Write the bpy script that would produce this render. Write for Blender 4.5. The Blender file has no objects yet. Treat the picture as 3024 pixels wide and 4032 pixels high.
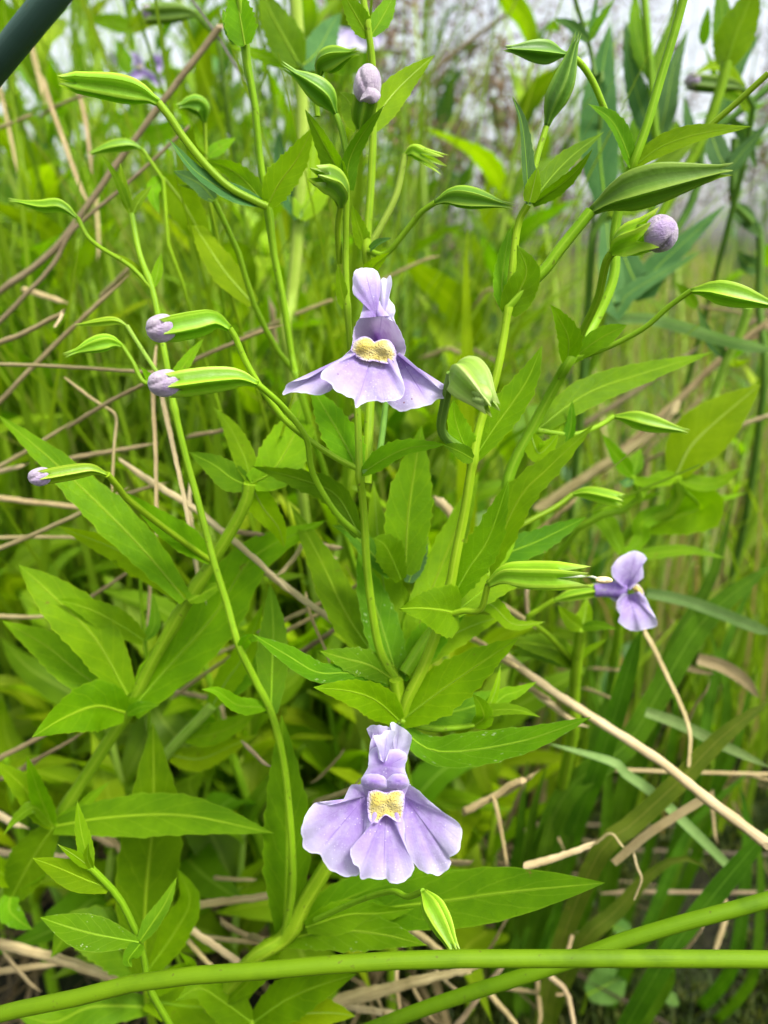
import bpy, math, random
import numpy as np
from mathutils import Vector, Matrix, Quaternion, noise as mnoise
random.seed(7)
scene = bpy.context.scene
col = scene.collection
# ---------------------------------------------------------------- camera
CAM_H = 0.30
PITCH = math.radians(20)
FPX = 2797.0                       # focal length in photo pixels (3024 x 4032)
cd = bpy.data.cameras.new('camera')
cam = bpy.data.objects.new('camera', cd); col.objects.link(cam)
cam.location = (0, 0, CAM_H); cam.rotation_euler = (math.pi/2 - PITCH, 0, 0)
cd.sensor_fit = 'VERTICAL'; cd.sensor_height = 36; cd.lens = 36*FPX/4032
cd.clip_start = 0.01; cd.clip_end = 2000
cd.dof.use_dof = True; cd.dof.focus_distance = 0.129; cd.dof.aperture_fstop = 13
scene.camera = cam
# ---------------------------------------------------------------- sky, sun, exposure
SUN_EL, SUN_AZ = math.radians(60), math.radians(125)       # azimuth from +Y towards +X
w = bpy.data.worlds.new('World'); scene.world = w; w.use_nodes = True
wn, wl = w.node_tree.nodes, w.node_tree.links
bgn = wn['Background']; bgn.inputs['Strength'].default_value = 0.10
sky = wn.new('ShaderNodeTexSky'); sky.sky_type = 'NISHITA'; sky.sun_disc = False
sky.sun_elevation = SUN_EL; sky.sun_rotation = SUN_AZ
sky.air_density = 1.0; sky.dust_density = 4.0; sky.ozone_density = 1.0
hs = wn.new('ShaderNodeHueSaturation'); hs.inputs['Saturation'].default_value = 0.30
wl.new(sky.outputs[0], hs.inputs['Color']); wl.new(hs.outputs[0], bgn.inputs['Color'])
sd = bpy.data.lights.new('sun', 'SUN'); sd.energy = 1.5; sd.angle = math.radians(14); sd.color = (1, .96, .9)
sun = bpy.data.objects.new('sun', sd); col.objects.link(sun)
sdir = Vector((math.sin(SUN_AZ)*math.cos(SUN_EL), math.cos(SUN_AZ)*math.cos(SUN_EL), math.sin(SUN_EL)))
sun.rotation_euler = sdir.to_track_quat('Z', 'Y').to_euler(); sun.location = (0, 0, 3)
vs = scene.view_settings
vs.view_transform = 'Standard'; vs.look = 'None'; vs.gamma = 1; vs.exposure = 1.7
scene.render.engine = 'CYCLES'
scene.cycles.max_bounces = 7; scene.cycles.diffuse_bounces = 4; scene.cycles.transmission_bounces = 4; scene.cycles.glossy_bounces = 2
# ---------------------------------------------------------------- materials
def mat(name):
    m = bpy.data.materials.new(name); m.use_nodes = True
    nt = m.node_tree; nt.nodes.clear()
    return m, nt.nodes, nt.links
class NB:
    """tiny node-graph builder"""
    def __init__(s, name):
        s.m, s.n, s.l = mat(name)
        s.out = s.n.new('ShaderNodeOutputMaterial')
    def node(s, t, **k):
        n = s.n.new('ShaderNode'+t)
        for a, b in k.items(): setattr(n, a, b)
        return n
    def put(s, sock, v):
        if isinstance(v, bpy.types.NodeSocket): s.l.new(v, sock)
        else: sock.default_value = (*v, 1) if isinstance(v, tuple) and len(v) == 3 and sock.type == 'RGBA' else v
    def math(s, op, a, b=0.0, c=None, clamp=False):
        n = s.node('Math', operation=op, use_clamp=clamp)
        s.put(n.inputs[0], a); s.put(n.inputs[1], b)
        if c is not None: s.put(n.inputs[2], c)
        return n.outputs[0]
    def mix(s, f, a, b, blend='MIX'):
        n = s.node('Mix', data_type='RGBA', blend_type=blend)
        s.put(n.inputs[0], f); s.put(n.inputs[6], a); s.put(n.inputs[7], b)
        return n.outputs[2]
    def ss(s, v, a, b, lo=0.0, hi=1.0):
        n = s.node('MapRange', interpolation_type='SMOOTHSTEP')
        s.put(n.inputs[0], v); n.inputs[1].default_value = a; n.inputs[2].default_value = b
        n.inputs[3].default_value = lo; n.inputs[4].default_value = hi
        return n.outputs[0]
    def noise(s, vec, scale, detail=3, rough=.55):
        n = s.node('TexNoise'); n.inputs['Scale'].default_value = scale
        n.inputs['Detail'].default_value = detail; n.inputs['Roughness'].default_value = rough
        s.l.new(vec, n.inputs['Vector']); return n.outputs[0]
    def vor(s, vec, scale, feature='F1'):
        n = s.node('TexVoronoi', feature=feature); n.inputs['Scale'].default_value = scale
        s.l.new(vec, n.inputs['Vector']); return n.outputs[0], n.outputs[1]
    def scale(s, vec, v):
        n = s.node('VectorMath', operation='MULTIPLY'); s.l.new(vec, n.inputs[0]); n.inputs[1].default_value = v
        return n.outputs[0]
    def surf(s, color, rough, trans, tcol=None, height=None, bump=.3, dist=.0003, spec=.4, sheen=0):
        p = s.node('BsdfPrincipled'); s.put(p.inputs['Base Color'], color); s.put(p.inputs['Roughness'], rough)
        p.inputs['Specular IOR Level'].default_value = spec
        if sheen: p.inputs['Sheen Weight'].default_value = sheen
        nrm = None
        if height is not None:
            b = s.node('Bump'); b.inputs['Strength'].default_value = bump; b.inputs['Distance'].default_value = dist
            s.l.new(height, b.inputs['Height']); s.l.new(b.outputs[0], p.inputs['Normal']); nrm = b.outputs[0]
        if trans:
            t = s.node('BsdfTranslucent'); s.put(t.inputs['Color'], tcol if tcol is not None else color)
            if nrm: s.l.new(nrm, t.inputs['Normal'])
            mx = s.node('MixShader'); mx.inputs[0].default_value = trans
            s.l.new(p.outputs[0], mx.inputs[1]); s.l.new(t.outputs[0], mx.inputs[2])
            s.l.new(mx.outputs[0], s.out.inputs[0])
        else: s.l.new(p.outputs[0], s.out.inputs[0])
        return s.m
def uvobj(b):
    tc = b.node('TexCoord'); sp = b.node('SeparateXYZ'); b.l.new(tc.outputs['UV'], sp.inputs[0])
    return tc.outputs['UV'], sp.outputs[0], sp.outputs[1], tc.outputs['Object']
def vary(b, c, hue=.025, val=.35):
    oi = b.node('ObjectInfo'); r = oi.outputs['Random']
    h = b.node('HueSaturation'); b.l.new(c, h.inputs['Color'])
    b.l.new(b.math('MULTIPLY_ADD', r, hue, .5-hue/2), h.inputs['Hue'])
    r2 = b.math('FRACT', b.math('MULTIPLY', r, 7.31))
    b.l.new(b.math('MULTIPLY_ADD', r2, val, 1-val/2), h.inputs['Value'])
    return h.outputs[0]
def leaf_material(name, dark, light, vein, tr=.56, spots=0, tmul=(1.2, 1.3, .1), rough=.48, nveins=7):
    b = NB(name); uv, u, v, ob = uvobj(b)
    m = b.math('ABSOLUTE', b.math('MULTIPLY_ADD', v, 2.0, -1.0))
    c = b.mix(b.ss(b.noise(ob, 90, 4), .3, .7), dark, light)
    fine = b.noise(ob, 900, 2)
    c = b.mix(b.math('MULTIPLY', fine, .25), c, tuple(x*.55 for x in dark))
    wob = b.math('MULTIPLY', b.noise(ob, 250, 2), .5)
    s = b.math('FRACT', b.math('ADD', b.math('MULTIPLY_ADD', m, -1.7, b.math('MULTIPLY', u, float(nveins))), wob))
    lat = b.ss(b.math('ABSOLUTE', b.math('SUBTRACT', s, .5)), .0, .07, 1, 0)
    mid = b.ss(m, .02, .10, 1, 0)
    ve = b.math('MAXIMUM', b.math('MULTIPLY', lat, .38), mid)
    c = b.mix(b.math('MULTIPLY', ve, .6), c, vein)
    ret = b.vor(uv, 34, 'DISTANCE_TO_EDGE')[0]
    edge = b.ss(m, .93, 1.0)
    c = b.mix(b.math('MULTIPLY', edge, .35), c, vein)
    if spots:
        sc = b.scale(uv, (26, 12, 1)); f, fc = b.vor(sc, 1.0)
        n2 = b.noise(b.scale(uv, (5, 4, 1)), 1.3, 3)
        sp = b.math('MULTIPLY', b.ss(f, .10, .30, 1, 0), b.ss(b.math('ADD', n2, b.math('MULTIPLY', m, .25)), .70, .80))
        c = b.mix(b.math('MULTIPLY', sp, spots), c, (.62, .70, .38))
    # blemishes
    nz = b.noise(ob, 160, 5, .7); c = b.mix(b.ss(nz, .66, .72, 0, .7), c, (.20, .15, .03))
    c = vary(b, c)
    h = b.math('ADD', b.math('MULTIPLY', ve, -.6), b.math('ADD', b.math('MULTIPLY', b.noise(ob, 420, 3), .7), b.ss(ret, 0, .12)))
    tc = b.mix(1.0, c, tmul, 'MULTIPLY')
    return b.surf(c, rough, tr, tc, h, .38, .00025, .12)
M = {}
M['leaf'] = leaf_material('leaf_green', (.145, .315, .0015), (.235, .455, .002), (.40, .57, .015))
M['leaf_lime'] = leaf_material('leaf_lime', (.23, .40, .0015), (.33, .53, .003), (.46, .62, .02), tr=.58)
M['leaf_deep'] = leaf_material('leaf_deep', (.095, .235, .002), (.16, .335, .003), (.29, .46, .02), tr=.5)
M['leaf_blue'] = leaf_material('leaf_bluish', (.055, .15, .035), (.095, .22, .05), (.2, .33, .1), tr=.32)
M['leaf_spot'] = leaf_material('leaf_speckled', (.12, .28, .003), (.195, .41, .004), (.36, .54, .05), spots=.7)
M['blade'] = leaf_material('blade_green', (.052, .135, .005), (.095, .22, .008), (.17, .31, .03), nveins=0, tr=.38)  # green kept dark: the dim light low in the tussock is in the colour
M['blade_pale'] = leaf_material('blade_pale', (.19, .33, .08), (.30, .46, .14), (.42, .54, .22), nveins=0, tr=.4, tmul=(1.1, 1.1, .8))
M['blade_olive'] = leaf_material('blade_olive', (.075, .125, .008), (.13, .18, .014), (.22, .22, .04), nveins=0, tr=.3)
def plain_leaf(name, a, c2, vein, tr=.5):
    b = NB(name); uv, u, v, ob = uvobj(b)
    m = b.math('ABSOLUTE', b.math('MULTIPLY_ADD', v, 2.0, -1.0))
    c = b.mix(b.ss(b.noise(ob, 3.0, 2), .3, .7), a, c2)
    c = vary(b, b.mix(b.ss(m, .03, .12, .6, 0), c, vein), .035, .5)
    return b.surf(c, .5, tr, b.mix(1.0, c, (1.15, 1.3, .2), 'MULTIPLY'), spec=.25)
M['bg'] = plain_leaf('leaf_plain', (.155, .265, .002), (.235, .385, .004), (.38, .50, .03))
M['bg_lime'] = plain_leaf('leaf_plain_lime', (.23, .36, .002), (.32, .48, .004), (.44, .58, .03))
M['bg_deep'] = plain_leaf('leaf_plain_deep', (.085, .18, .003), (.14, .27, .005), (.27, .4, .04))
M['bg_blue'] = plain_leaf('leaf_plain_bluish', (.06, .15, .03), (.10, .22, .045), (.2, .33, .09), tr=.35)
def stem_material(name, a, c2, stripe, tr=.18, rough=.42, k=5):
    b = NB(name); uv, u, v, ob = uvobj(b)
    c = b.mix(b.ss(b.noise(ob, 110, 4), .3, .7), a, c2)
    st = b.math('ABSOLUTE', b.math('SUBTRACT', b.math('FRACT', b.math('MULTIPLY', v, float(k))), .5))
    c = b.mix(b.ss(st, .33, .48, 0, .5), c, stripe)
    fib = b.noise(b.scale(uv, (3, 44, 1)), 1.0, 3)
    c = b.mix(b.ss(fib, .45, .7, 0, .3), c, stripe)
    sp = b.noise(ob, 700, 2); c = b.mix(b.ss(sp, .66, .74, 0, .6), c, (.09, .09, .015))
    c = b.mix(b.ss(b.noise(ob, 45, 4, .7), .5, .72, 0, .45), c, tuple(x*.55 for x in a))
    c = vary(b, c, .02, .25)
    h = b.math('ADD', b.math('MULTIPLY', fib, .8), b.math('MULTIPLY', b.noise(ob, 900, 2), .4))
    return b.surf(c, rough, tr, b.mix(1.0, c, (1.1, 1.2, .35), 'MULTIPLY'), h, .35, .0002, .15)
M['stem'] = stem_material('stem_green', (.17, .33, .006), (.235, .42, .010), (.34, .50, .03))
M['stem_pale'] = stem_material('stem_pale', (.25, .42, .035), (.34, .50, .06), (.44, .58, .12), tr=.25)
M['stem_dark'] = stem_material('stem_dark', (.085, .20, .025), (.13, .26, .03), (.2, .34, .05))
M['rush'] = stem_material('rush_green', (.066, .155, .0005), (.11, .215, .001), (.155, .265, .003), tr=.08, rough=.6, k=0)
M['rush_blue'] = stem_material('rush_bluish', (.035, .075, .055), (.05, .10, .07), (.06, .12, .09), tr=.05, rough=.5, k=0)
def straw_material(name, a, c2, dark):
    b = NB(name); uv, u, v, ob = uvobj(b)
    c = b.mix(b.ss(b.noise(ob, 130, 4), .3, .7), a, c2)
    fib = b.noise(b.scale(uv, (2.5, 26, 1)), 1.0, 4)
    c = b.mix(b.ss(fib, .44, .62, 0, .8), c, dark)
    c = b.mix(b.ss(b.noise(ob, 380, 4, .7), .62, .74, 0, .6), c, tuple(x*.6 for x in dark))
    c = vary(b, c, .02, .5)
    return b.surf(c, .6, .12, c, b.math('ADD', fib, b.noise(ob, 600, 2)), .5, .0003, .25)
M['straw'] = straw_material('straw_tan', (.42, .325, .145), (.53, .425, .21), (.20, .145, .06))
M['straw_pale'] = straw_material('straw_pale', (.50, .40, .20), (.60, .49, .28), (.28, .20, .09))
M['straw_brown'] = straw_material('straw_brown', (.25, .195, .10), (.34, .27, .15), (.13, .095, .045))
M['twig'] = straw_material('twig_grey', (.10, .095, .08), (.16, .15, .12), (.06, .055, .045))
def calyx_material(name, flesh, rib):
    b = NB(name); uv, u, v, ob = uvobj(b)
    c = b.mix(b.ss(b.noise(ob, 140, 4), .3, .7), flesh, tuple(x*1.3 for x in flesh))
    c = b.mix(b.math('MULTIPLY', b.noise(ob, 1100, 2), .22), c, tuple(x*.5 for x in flesh))
    c = b.mix(b.ss(u, .25, .85, 0, .9), c, rib)
    c = b.mix(b.ss(u, .0, .06, .35, 0), c, tuple(x*.55 for x in flesh))
    c = b.mix(b.ss(v, .88, 1.0, 0, .35), c, (.42, .50, .18))
    c = vary(b, c, .02, .2)
    h = b.math('ADD', b.noise(ob, 800, 3), b.ss(u, .7, .96))
    return b.surf(c, .45, .34, b.mix(1.0, c, (1.1, 1.2, .35), 'MULTIPLY'), h, .35, .0003)
M['calyx'] = calyx_material('calyx_green', (.12, .29, .005), (.34, .56, .03))
M['calyx_lime'] = calyx_material('calyx_lime', (.21, .42, .006), (.46, .68, .04))
M['calyx_dark'] = calyx_material('calyx_dark', (.095, .215, .010), (.24, .40, .04))  # darker copy of the calyx green; shade of backlit pods put into the colour
M['calyx_white'] = calyx_material('calyx_pale', (.22, .38, .04), (.42, .56, .14))
def petal_material(name, base, mid, edge, tr=.35, dust=.6):
    b = NB(name); uv, u, v, ob = uvobj(b)
    c = b.mix(b.ss(u, .12, .62), base, mid)
    c = b.mix(b.ss(b.math('MULTIPLY_ADD', b.noise(ob, 300, 3), .4, b.math('SUBTRACT', u, .2)), .6, 1.0), c, edge)
    mott = b.noise(ob, 650, 4, .65)
    c = b.mix(b.ss(mott, .35, .72, 0, .45), c, edge)
    c = b.mix(b.ss(b.noise(ob, 210, 3), .52, .72, 0, .4), c, base)
    # radiating veins
    s = b.math('FRACT', b.math('ADD', b.math('MULTIPLY', v, 9.0), b.math('MULTIPLY', b.noise(ob, 200, 2), .5)))
    ve = b.math('MULTIPLY', b.ss(b.math('ABSOLUTE', b.math('SUBTRACT', s, .5)), 0, .10, 1, 0), b.ss(u, .45, .95, .13, .0))
    cv = b.math('MULTIPLY', b.ss(b.math('ABSOLUTE', b.math('SUBTRACT', v, .5)), .0, .012, 1, 0), b.ss(u, .6, .98, .6, 0))
    ve = b.math('MAXIMUM', ve, cv)
    c = b.mix(ve, c, (.20, .11, .38))
    rim = b.ss(u, .955, 1.0, 0, .5); c = b.mix(rim, c, (.84, .82, .93))
    if dust:
        f, fc = b.vor(ob, 2300)
        sp = b.node('SeparateColor'); b.l.new(fc, sp.inputs[0])
        keep = b.math('MULTIPLY', b.ss(sp.outputs[0], .72, .76), b.ss(b.noise(ob, 150, 2), .40, .58))
        d = b.math('MULTIPLY', b.ss(f, .16, .30, 1, 0), keep)
        c = b.mix(b.math('MULTIPLY', d, dust), c, (.93, .88, .97))
        f2, fc2 = b.vor(ob, 420); sp2 = b.node('SeparateColor'); b.l.new(fc2, sp2.inputs[0])
        d2 = b.math('MULTIPLY', b.ss(f2, .05, .09, 1, 0), b.ss(sp2.outputs[1], .78, .8))
        c = b.mix(b.math('MULTIPLY', d2, .8), c, (.22, .07, .09))
    fib = b.noise(b.scale(uv, (4, 90, 1)), 1.0, 3)
    h = b.math('ADD', b.math('MULTIPLY', fib, .35), b.math('ADD', b.math('MULTIPLY', mott, 1.2), b.math('MULTIPLY', ve, -.4)))
    return b.surf(c, .55, tr, c, h, .45, .0003, .25, .25)
M['petal'] = petal_material('petal_lilac', (.265, .155, .475), (.37, .265, .57), (.51, .455, .67))
M['petal_pink'] = petal_material('petal_throat', (.26, .10, .42), (.44, .31, .56), (.50, .41, .64), dust=0)
M['petal_pale'] = petal_material('petal_pale', (.39, .30, .60), (.49, .44, .66), (.62, .60, .72), dust=.5)
def palate_material():
    b = NB('palate_yellow'); uv, u, v, ob = uvobj(b)
    c = b.mix(b.ss(b.noise(ob, 500, 4), .35, .65), (.56, .44, .08), (.62, .53, .20))
    f, fc = b.vor(ob, 2600); sp = b.node('SeparateColor'); b.l.new(fc, sp.inputs[0])
    c = b.mix(b.math('MULTIPLY', b.ss(f, .15, .4, 1, 0), b.ss(sp.outputs[0], .72, .78, 0, .6)), c, (.56, .38, .06))
    c = b.mix(b.ss(b.math('MULTIPLY_ADD', b.noise(ob, 700, 3), .5, u), .95, 1.2, 0, .55), c, (.66, .60, .62))
    c = b.mix(b.ss(b.math('MULTIPLY_ADD', b.noise(ob, 900, 3), .25, u), .98, 1.12, 0, .95), c, (.44, .33, .70))
    h = b.math('ADD', b.noise(ob, 2500, 3), b.ss(f, 0, .5))
    return b.surf(c, .65, .2, c, h, .8, .0004, .2, .3)
M['palate'] = palate_material()
def bud_material():
    b = NB('bud_petal_grey_lilac'); uv, u, v, ob = uvobj(b)
    n = b.noise(ob, 450, 4, .65)
    c = b.mix(b.ss(n, .3, .7), (.34, .27, .36), (.50, .43, .49))
    c = b.mix(b.ss(b.noise(ob, 160, 3), .48, .7, 0, .7), c, (.33, .21, .46))
    s = b.noise(b.scale(uv, (3, 60, 1)), 1.0, 3)
    c = b.mix(b.ss(s, .5, .75, 0, .35), c, (.28, .2, .34))
    return b.surf(c, .75, .15, c, b.math('ADD', b.noise(ob, 2600, 3), s), .7, .0003, .2, .5)
M['bud'] = bud_material()
def simple(name, c, rough=.6, tr=0, var=.3, sc=300):
    b = NB(name); uv, u, v, ob = uvobj(b)
    cc = b.mix(b.ss(b.noise(ob, sc, 4), .3, .7), tuple(x*.65 for x in c), tuple(x*1.2 for x in c))
    cc = vary(b, cc, .02, var)
    return b.surf(cc, rough, tr, cc, b.noise(ob, sc*3, 3), .4, .0003)
M['style'] = simple('style_white', (.62, .66, .50), .5, .3)
M['stigma'] = simple('stigma_cream', (.74, .56, .30), .6, .1, sc=900)
M['round'] = leaf_material('ground_leaf', (.14, .30, .05), (.22, .40, .09), (.3, .45, .14), nveins=5)
M['seed'] = simple('seed_head_brown', (.17, .11, .055), .8, .1, sc=200)
def grass_mat(name, a, c2, c3):
    b = NB(name)
    at = b.node('Attribute', attribute_name='tint'); f = at.outputs['Fac']
    c = b.mix(b.ss(f, .0, .5), a, c2); c = b.mix(b.ss(f, .62, .8), c, c3)
    return b.surf(c, .55, .4, b.mix(1.0, c, (1.2, 1.15, .6), 'MULTIPLY'))
M['grass'] = grass_mat('meadow_grass', (.13, .25, .006), (.25, .40, .012), (.38, .30, .14))
M['litter'] = grass_mat('straw_litter', (.05, .037, .014), (.15, .11, .048), (.30, .225, .11))
M['moss'] = grass_mat('moss_fronds', (.018, .035, .003), (.05, .085, .007), (.10, .12, .02))
def ground_material():
    b = NB('soil_and_moss'); uv, u, v, ob = uvobj(b)
    n = b.noise(ob, 14, 6, .7); n2 = b.noise(ob, 240, 5, .7)
    c = b.mix(b.ss(n2, .35, .65), (.006, .006, .002), (.018, .018, .006))  # near-black soil: deep shade between the plants is put into the colour
    c = b.mix(b.ss(n, .42, .62), c, (.018, .035, .004))
    return b.surf(c, .9, 0, None, n2, .9, .004, .2)
M['ground'] = ground_material()
# ---------------------------------------------------------------- geometry helpers
ZUP = Vector((0, 0, 1))
C_R, C_U, C_F = Vector((1, 0, 0)), Vector((0, math.sin(PITCH), math.cos(PITCH))), Vector((0, math.cos(PITCH), -math.sin(PITCH)))
CAMP = Vector((0, 0, CAM_H))
TILES = {c: (1000*(i % 3), 1000*(i//3), 1000/1659) for i, c in enumerate('ABCDEFGHIJKL')}
TILES['Z'] = (0, 0, 3024/1659)
def P(sx, sy, d): return CAMP + (C_R*((sx-1512)/FPX) - C_U*((sy-2016)/FPX) + C_F)*d
def src(tile, p):
    if isinstance(p[0], str): tile, p = p[0], p[1:]
    ox, oy, k = TILES[tile]
    return ox+p[0]*k, oy+p[1]*k
def path(tile, pts, d0, d1=None):
    """photo points -> world points, depth (mm) going from d0 to d1 along the path"""
    if isinstance(d0, (list, tuple)): ds = list(d0)
    else:
        d1 = d0 if d1 is None else d1
        S = [src(tile, p) for p in pts]; L = [0]
        for a, b in zip(S, S[1:]): L.append(L[-1]+math.hypot(b[0]-a[0], b[1]-a[1]))
        ds = [d0+(d1-d0)*l/max(L[-1], 1e-6) for l in L]
    return [P(*src(tile, p), d/1000) for p, d in zip(pts, ds)]
def size(tile, wpx, d): return wpx*TILES[tile][2]/FPX*d/1000
def cr(pts, n):
    """n points along a Catmull-Rom curve"""
    if len(pts) == 2: return [pts[0].lerp(pts[1], i/(n-1)) for i in range(n)]
    q = [pts[0]*2-pts[1]] + list(pts) + [pts[-1]*2-pts[-2]]
    seg = [(pts[i+1]-pts[i]).length for i in range(len(pts)-1)]; tot = sum(seg); out = []
    for i in range(n):
        s = tot*i/(n-1); k = 0
        while k < len(seg)-1 and s > seg[k]: s -= seg[k]; k += 1
        t = min(1, s/max(seg[k], 1e-9)); a, b, c, d = q[k:k+4]
        out.append(.5*((2*b)+(c-a)*t+(2*a-5*b+4*c-d)*t*t+(3*b-a-3*c+d)*t**3))
    return out
WO = {}                              # world origins of built objects
def link_mesh(name, V, F, UV, m, parent=None, smooth=True, origin=None):
    o0 = origin if origin is not None else V[0].copy()
    me = bpy.data.meshes.new(name); me.from_pydata([tuple(v-o0) for v in V], [], F)
    if UV is not None:
        ul = me.uv_layers.new(name='UVMap'); vi = np.empty(len(me.loops), dtype=np.int32)
        me.loops.foreach_get('vertex_index', vi)
        ul.data.foreach_set('uv', np.array(UV, dtype=np.float32)[vi].ravel())
    if smooth: me.polygons.foreach_set('use_smooth', [True]*len(me.polygons))
    me.materials.append(M[m] if isinstance(m, str) else m)
    o = bpy.data.objects.new(name, me); col.objects.link(o)
    WO[o.name] = o0.copy()
    if parent: o.parent = parent; o.location = o0-WO[parent.name]
    else: o.location = o0
    return o
def thing(name, loc, label, cat, group=None):
    e = bpy.data.objects.new(name, None); e.empty_display_size = .01; col.objects.link(e)
    e.location = loc; WO[e.name] = Vector(loc); tag(e, label, cat, group); return e
def tag(o, label=None, cat=None, group=None, kind=None):
    for k, v in (('label', label), ('category', cat), ('group', group), ('kind', kind)):
        if v: o[k] = v
    return o
def frames(C):
    T = [(C[min(i+1, len(C)-1)]-C[max(i-1, 0)]).normalized() for i in range(len(C))]
    n = T[0].orthogonal().normalized(); N = []
    for t in T:
        n = (n-t*n.dot(t)); n = n.normalized() if n.length > 1e-6 else t.orthogonal().normalized(); N.append(n.copy())
    return T, N, [t.cross(n) for t, n in zip(T, N)]
def tube_geo(C, R, k=8, lobes=0, la=.1, cap=True):
    T, N, B = frames(C); V, F, UV = [], [], []
    acc = 0
    for i, c in enumerate(C):
        if i: acc += (c-C[i-1]).length
        for j in range(k+1):
            a = 2*math.pi*j/k; r = R[i]*(1+la*math.cos(lobes*a) if lobes else 1)
            V.append(c+(N[i]*math.cos(a)+B[i]*math.sin(a))*r); UV.append((acc*20, j/k))
    w = k+1
    for i in range(len(C)-1):
        for j in range(k): F.append((i*w+j, i*w+j+1, (i+1)*w+j+1, (i+1)*w+j))
    if cap:
        e = (len(C)-1)*w; n0 = len(V)
        V += [V[i].copy() for i in range(k)]+[V[e+i].copy() for i in range(k)]; UV += [UV[i] for i in range(k)]+[UV[e+i] for i in range(k)]
        F.append(tuple(range(n0+k-1, n0-1, -1))); F.append(tuple(range(n0+k, n0+2*k)))
    return V, F, UV
def lerpl(L, t):
    x = t*(len(L)-1); i = min(int(x), len(L)-2); return L[i]+(L[i+1]-L[i])*(x-i)
def prof(t, p=.3, b=.4, q=1.7):
    return b+(1-b)*math.sin(math.pi/2*t/p) if t < p else 1-((t-p)/(1-p))**q
def leaf_geo(mid, W, roll=0, fold=14, n=34, m=3, peak=.3, base=.4, teeth=.07, wave=.05, q=1.7, rng=random, nt=11, view=None, twist=0):
    C = cr(mid, n+1); V, F, UV = [], [], []
    ph = rng.random()*6.28; L = sum((C[i+1]-C[i]).length for i in range(n))
    for i, c in enumerate(C):
        t = i/n; T = (C[min(i+1, n)]-C[max(i-1, 0)]).normalized()
        vd = view if view is not None else (c-CAMP).normalized()
        S = T.cross(vd); S = S.normalized() if S.length > 1e-4 else Vector((1, 0, 0))
        N = S.cross(T).normalized()
        if N.dot(vd) > 0: N = -N
        rr = math.radians(roll+twist*(t-.5)); S, N = S*math.cos(rr)+N*math.sin(rr), N*math.cos(rr)-S*math.sin(rr)
        h0 = W/2*max(prof(t, peak, base, q), 0.004)
        f = math.radians(fold)*(1-.35*t)
        for j in range(-m, m+1):
            a = j/m; h = h0
            if teeth and abs(j) == m and .12 < t < .93:
                h *= 1+teeth*.6*1.6*(2.2*((t*nt+(.35 if j > 0 else 0)+.2*math.sin(t*23+ph)) % 1)**2-.5)
            wv = wave*W*math.sin(t*9+ph+(1.5 if j > 0 else 0))*abs(a)**2*min(1, 4*t)*(1-t*.5)
            sag = -abs(a)**2*h*.10
            V.append(c+S*(a*h*math.cos(f))+N*(abs(a)*h*math.sin(f)+sag+wv)); UV.append((t, .5+.5*a))
    w = 2*m+1
    for i in range(n):
        for j in range(w-1): F.append((i*w+j, i*w+j+1, (i+1)*w+j+1, (i+1)*w+j))
    return V, F, UV, C
def leaf(parent, tile, pts, wpx, d0, d1=None, roll=0, fold=14, m='leaf', name='leaf', rib=True, **k):
    mid = path(tile, pts, d0, d1); dm = d0 if not isinstance(d0, (list, tuple)) else d0[0]
    if d1 is not None: dm = (d0+d1)/2
    W = size(tile, wpx, dm)*.94
    V, F, UV, C = leaf_geo(mid, W, roll, fold, **k)
    o = link_mesh(name, V, F, UV, m, parent, origin=mid[0])
    if rib:
        mm = k.get('m', 3); n = k.get('n', 34)
        K = [V[i*(2*mm+1)+mm] for i in range(0, n+1, 2)]
        R = [max(W*.028*(1-.85*i/(len(K)-1)), 5e-5) for i in range(len(K))]
        tv, tf, tu = tube_geo(K, R, 5)
        link_mesh('midrib', tv, tf, tu, 'stem_pale' if m in ('leaf_lime',) else 'stem', o)
    return o
def grounded(pts, lean=(0, 0.02)):
    p = pts[0]; d = pts[0]-pts[1]; q = Vector((p.x+lean[0], p.y+lean[1], -.012))
    if p.z < .01: return pts
    mid = p.lerp(q, .45)+Vector((d.x, d.y, 0)).normalized()*min(.02, p.z*.05) if d.length > 0 else p.lerp(q, .5)
    return [q, mid]+pts
def stem(parent, tile, pts, wpx, d0, d1=None, taper=.75, m='stem', ground=False, lean=(0, .02), name='stem', lobes=4, la=.09, k=8, swell=(), n=None):
    p = path(tile, pts, d0, d1); dm = (d0 if d1 is None else (d0+d1)/2) if not isinstance(d0, (list, tuple)) else sum(d0)/len(d0)
    R0 = size(tile, wpx, dm)/2*.88; n0 = len(p)
    if ground: p = grounded(p, lean)
    n = n or max(12, 7*len(p)); C = cr(p, n)
    R = [R0*(1.06-(1.06-taper)*i/(n-1)) for i in range(n)]
    sw = path(tile, swell, dm) if swell else []
    for s in sw:
        i = min(range(n), key=lambda q: (C[q]-s).length); 
        for dd, f in ((0, 1.3), (1, 1.1), (-1, 1.1)):
            if 0 <= i+dd < n: R[i+dd] *= f
    V, F, UV = tube_geo(C, R, k, lobes, la)
    return link_mesh(name, V, F, UV, m, parent, origin=C[0])
CAL = [.30, .42, .74, .93, 1.0, 1.0, .95, .88, .80, .74]
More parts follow.
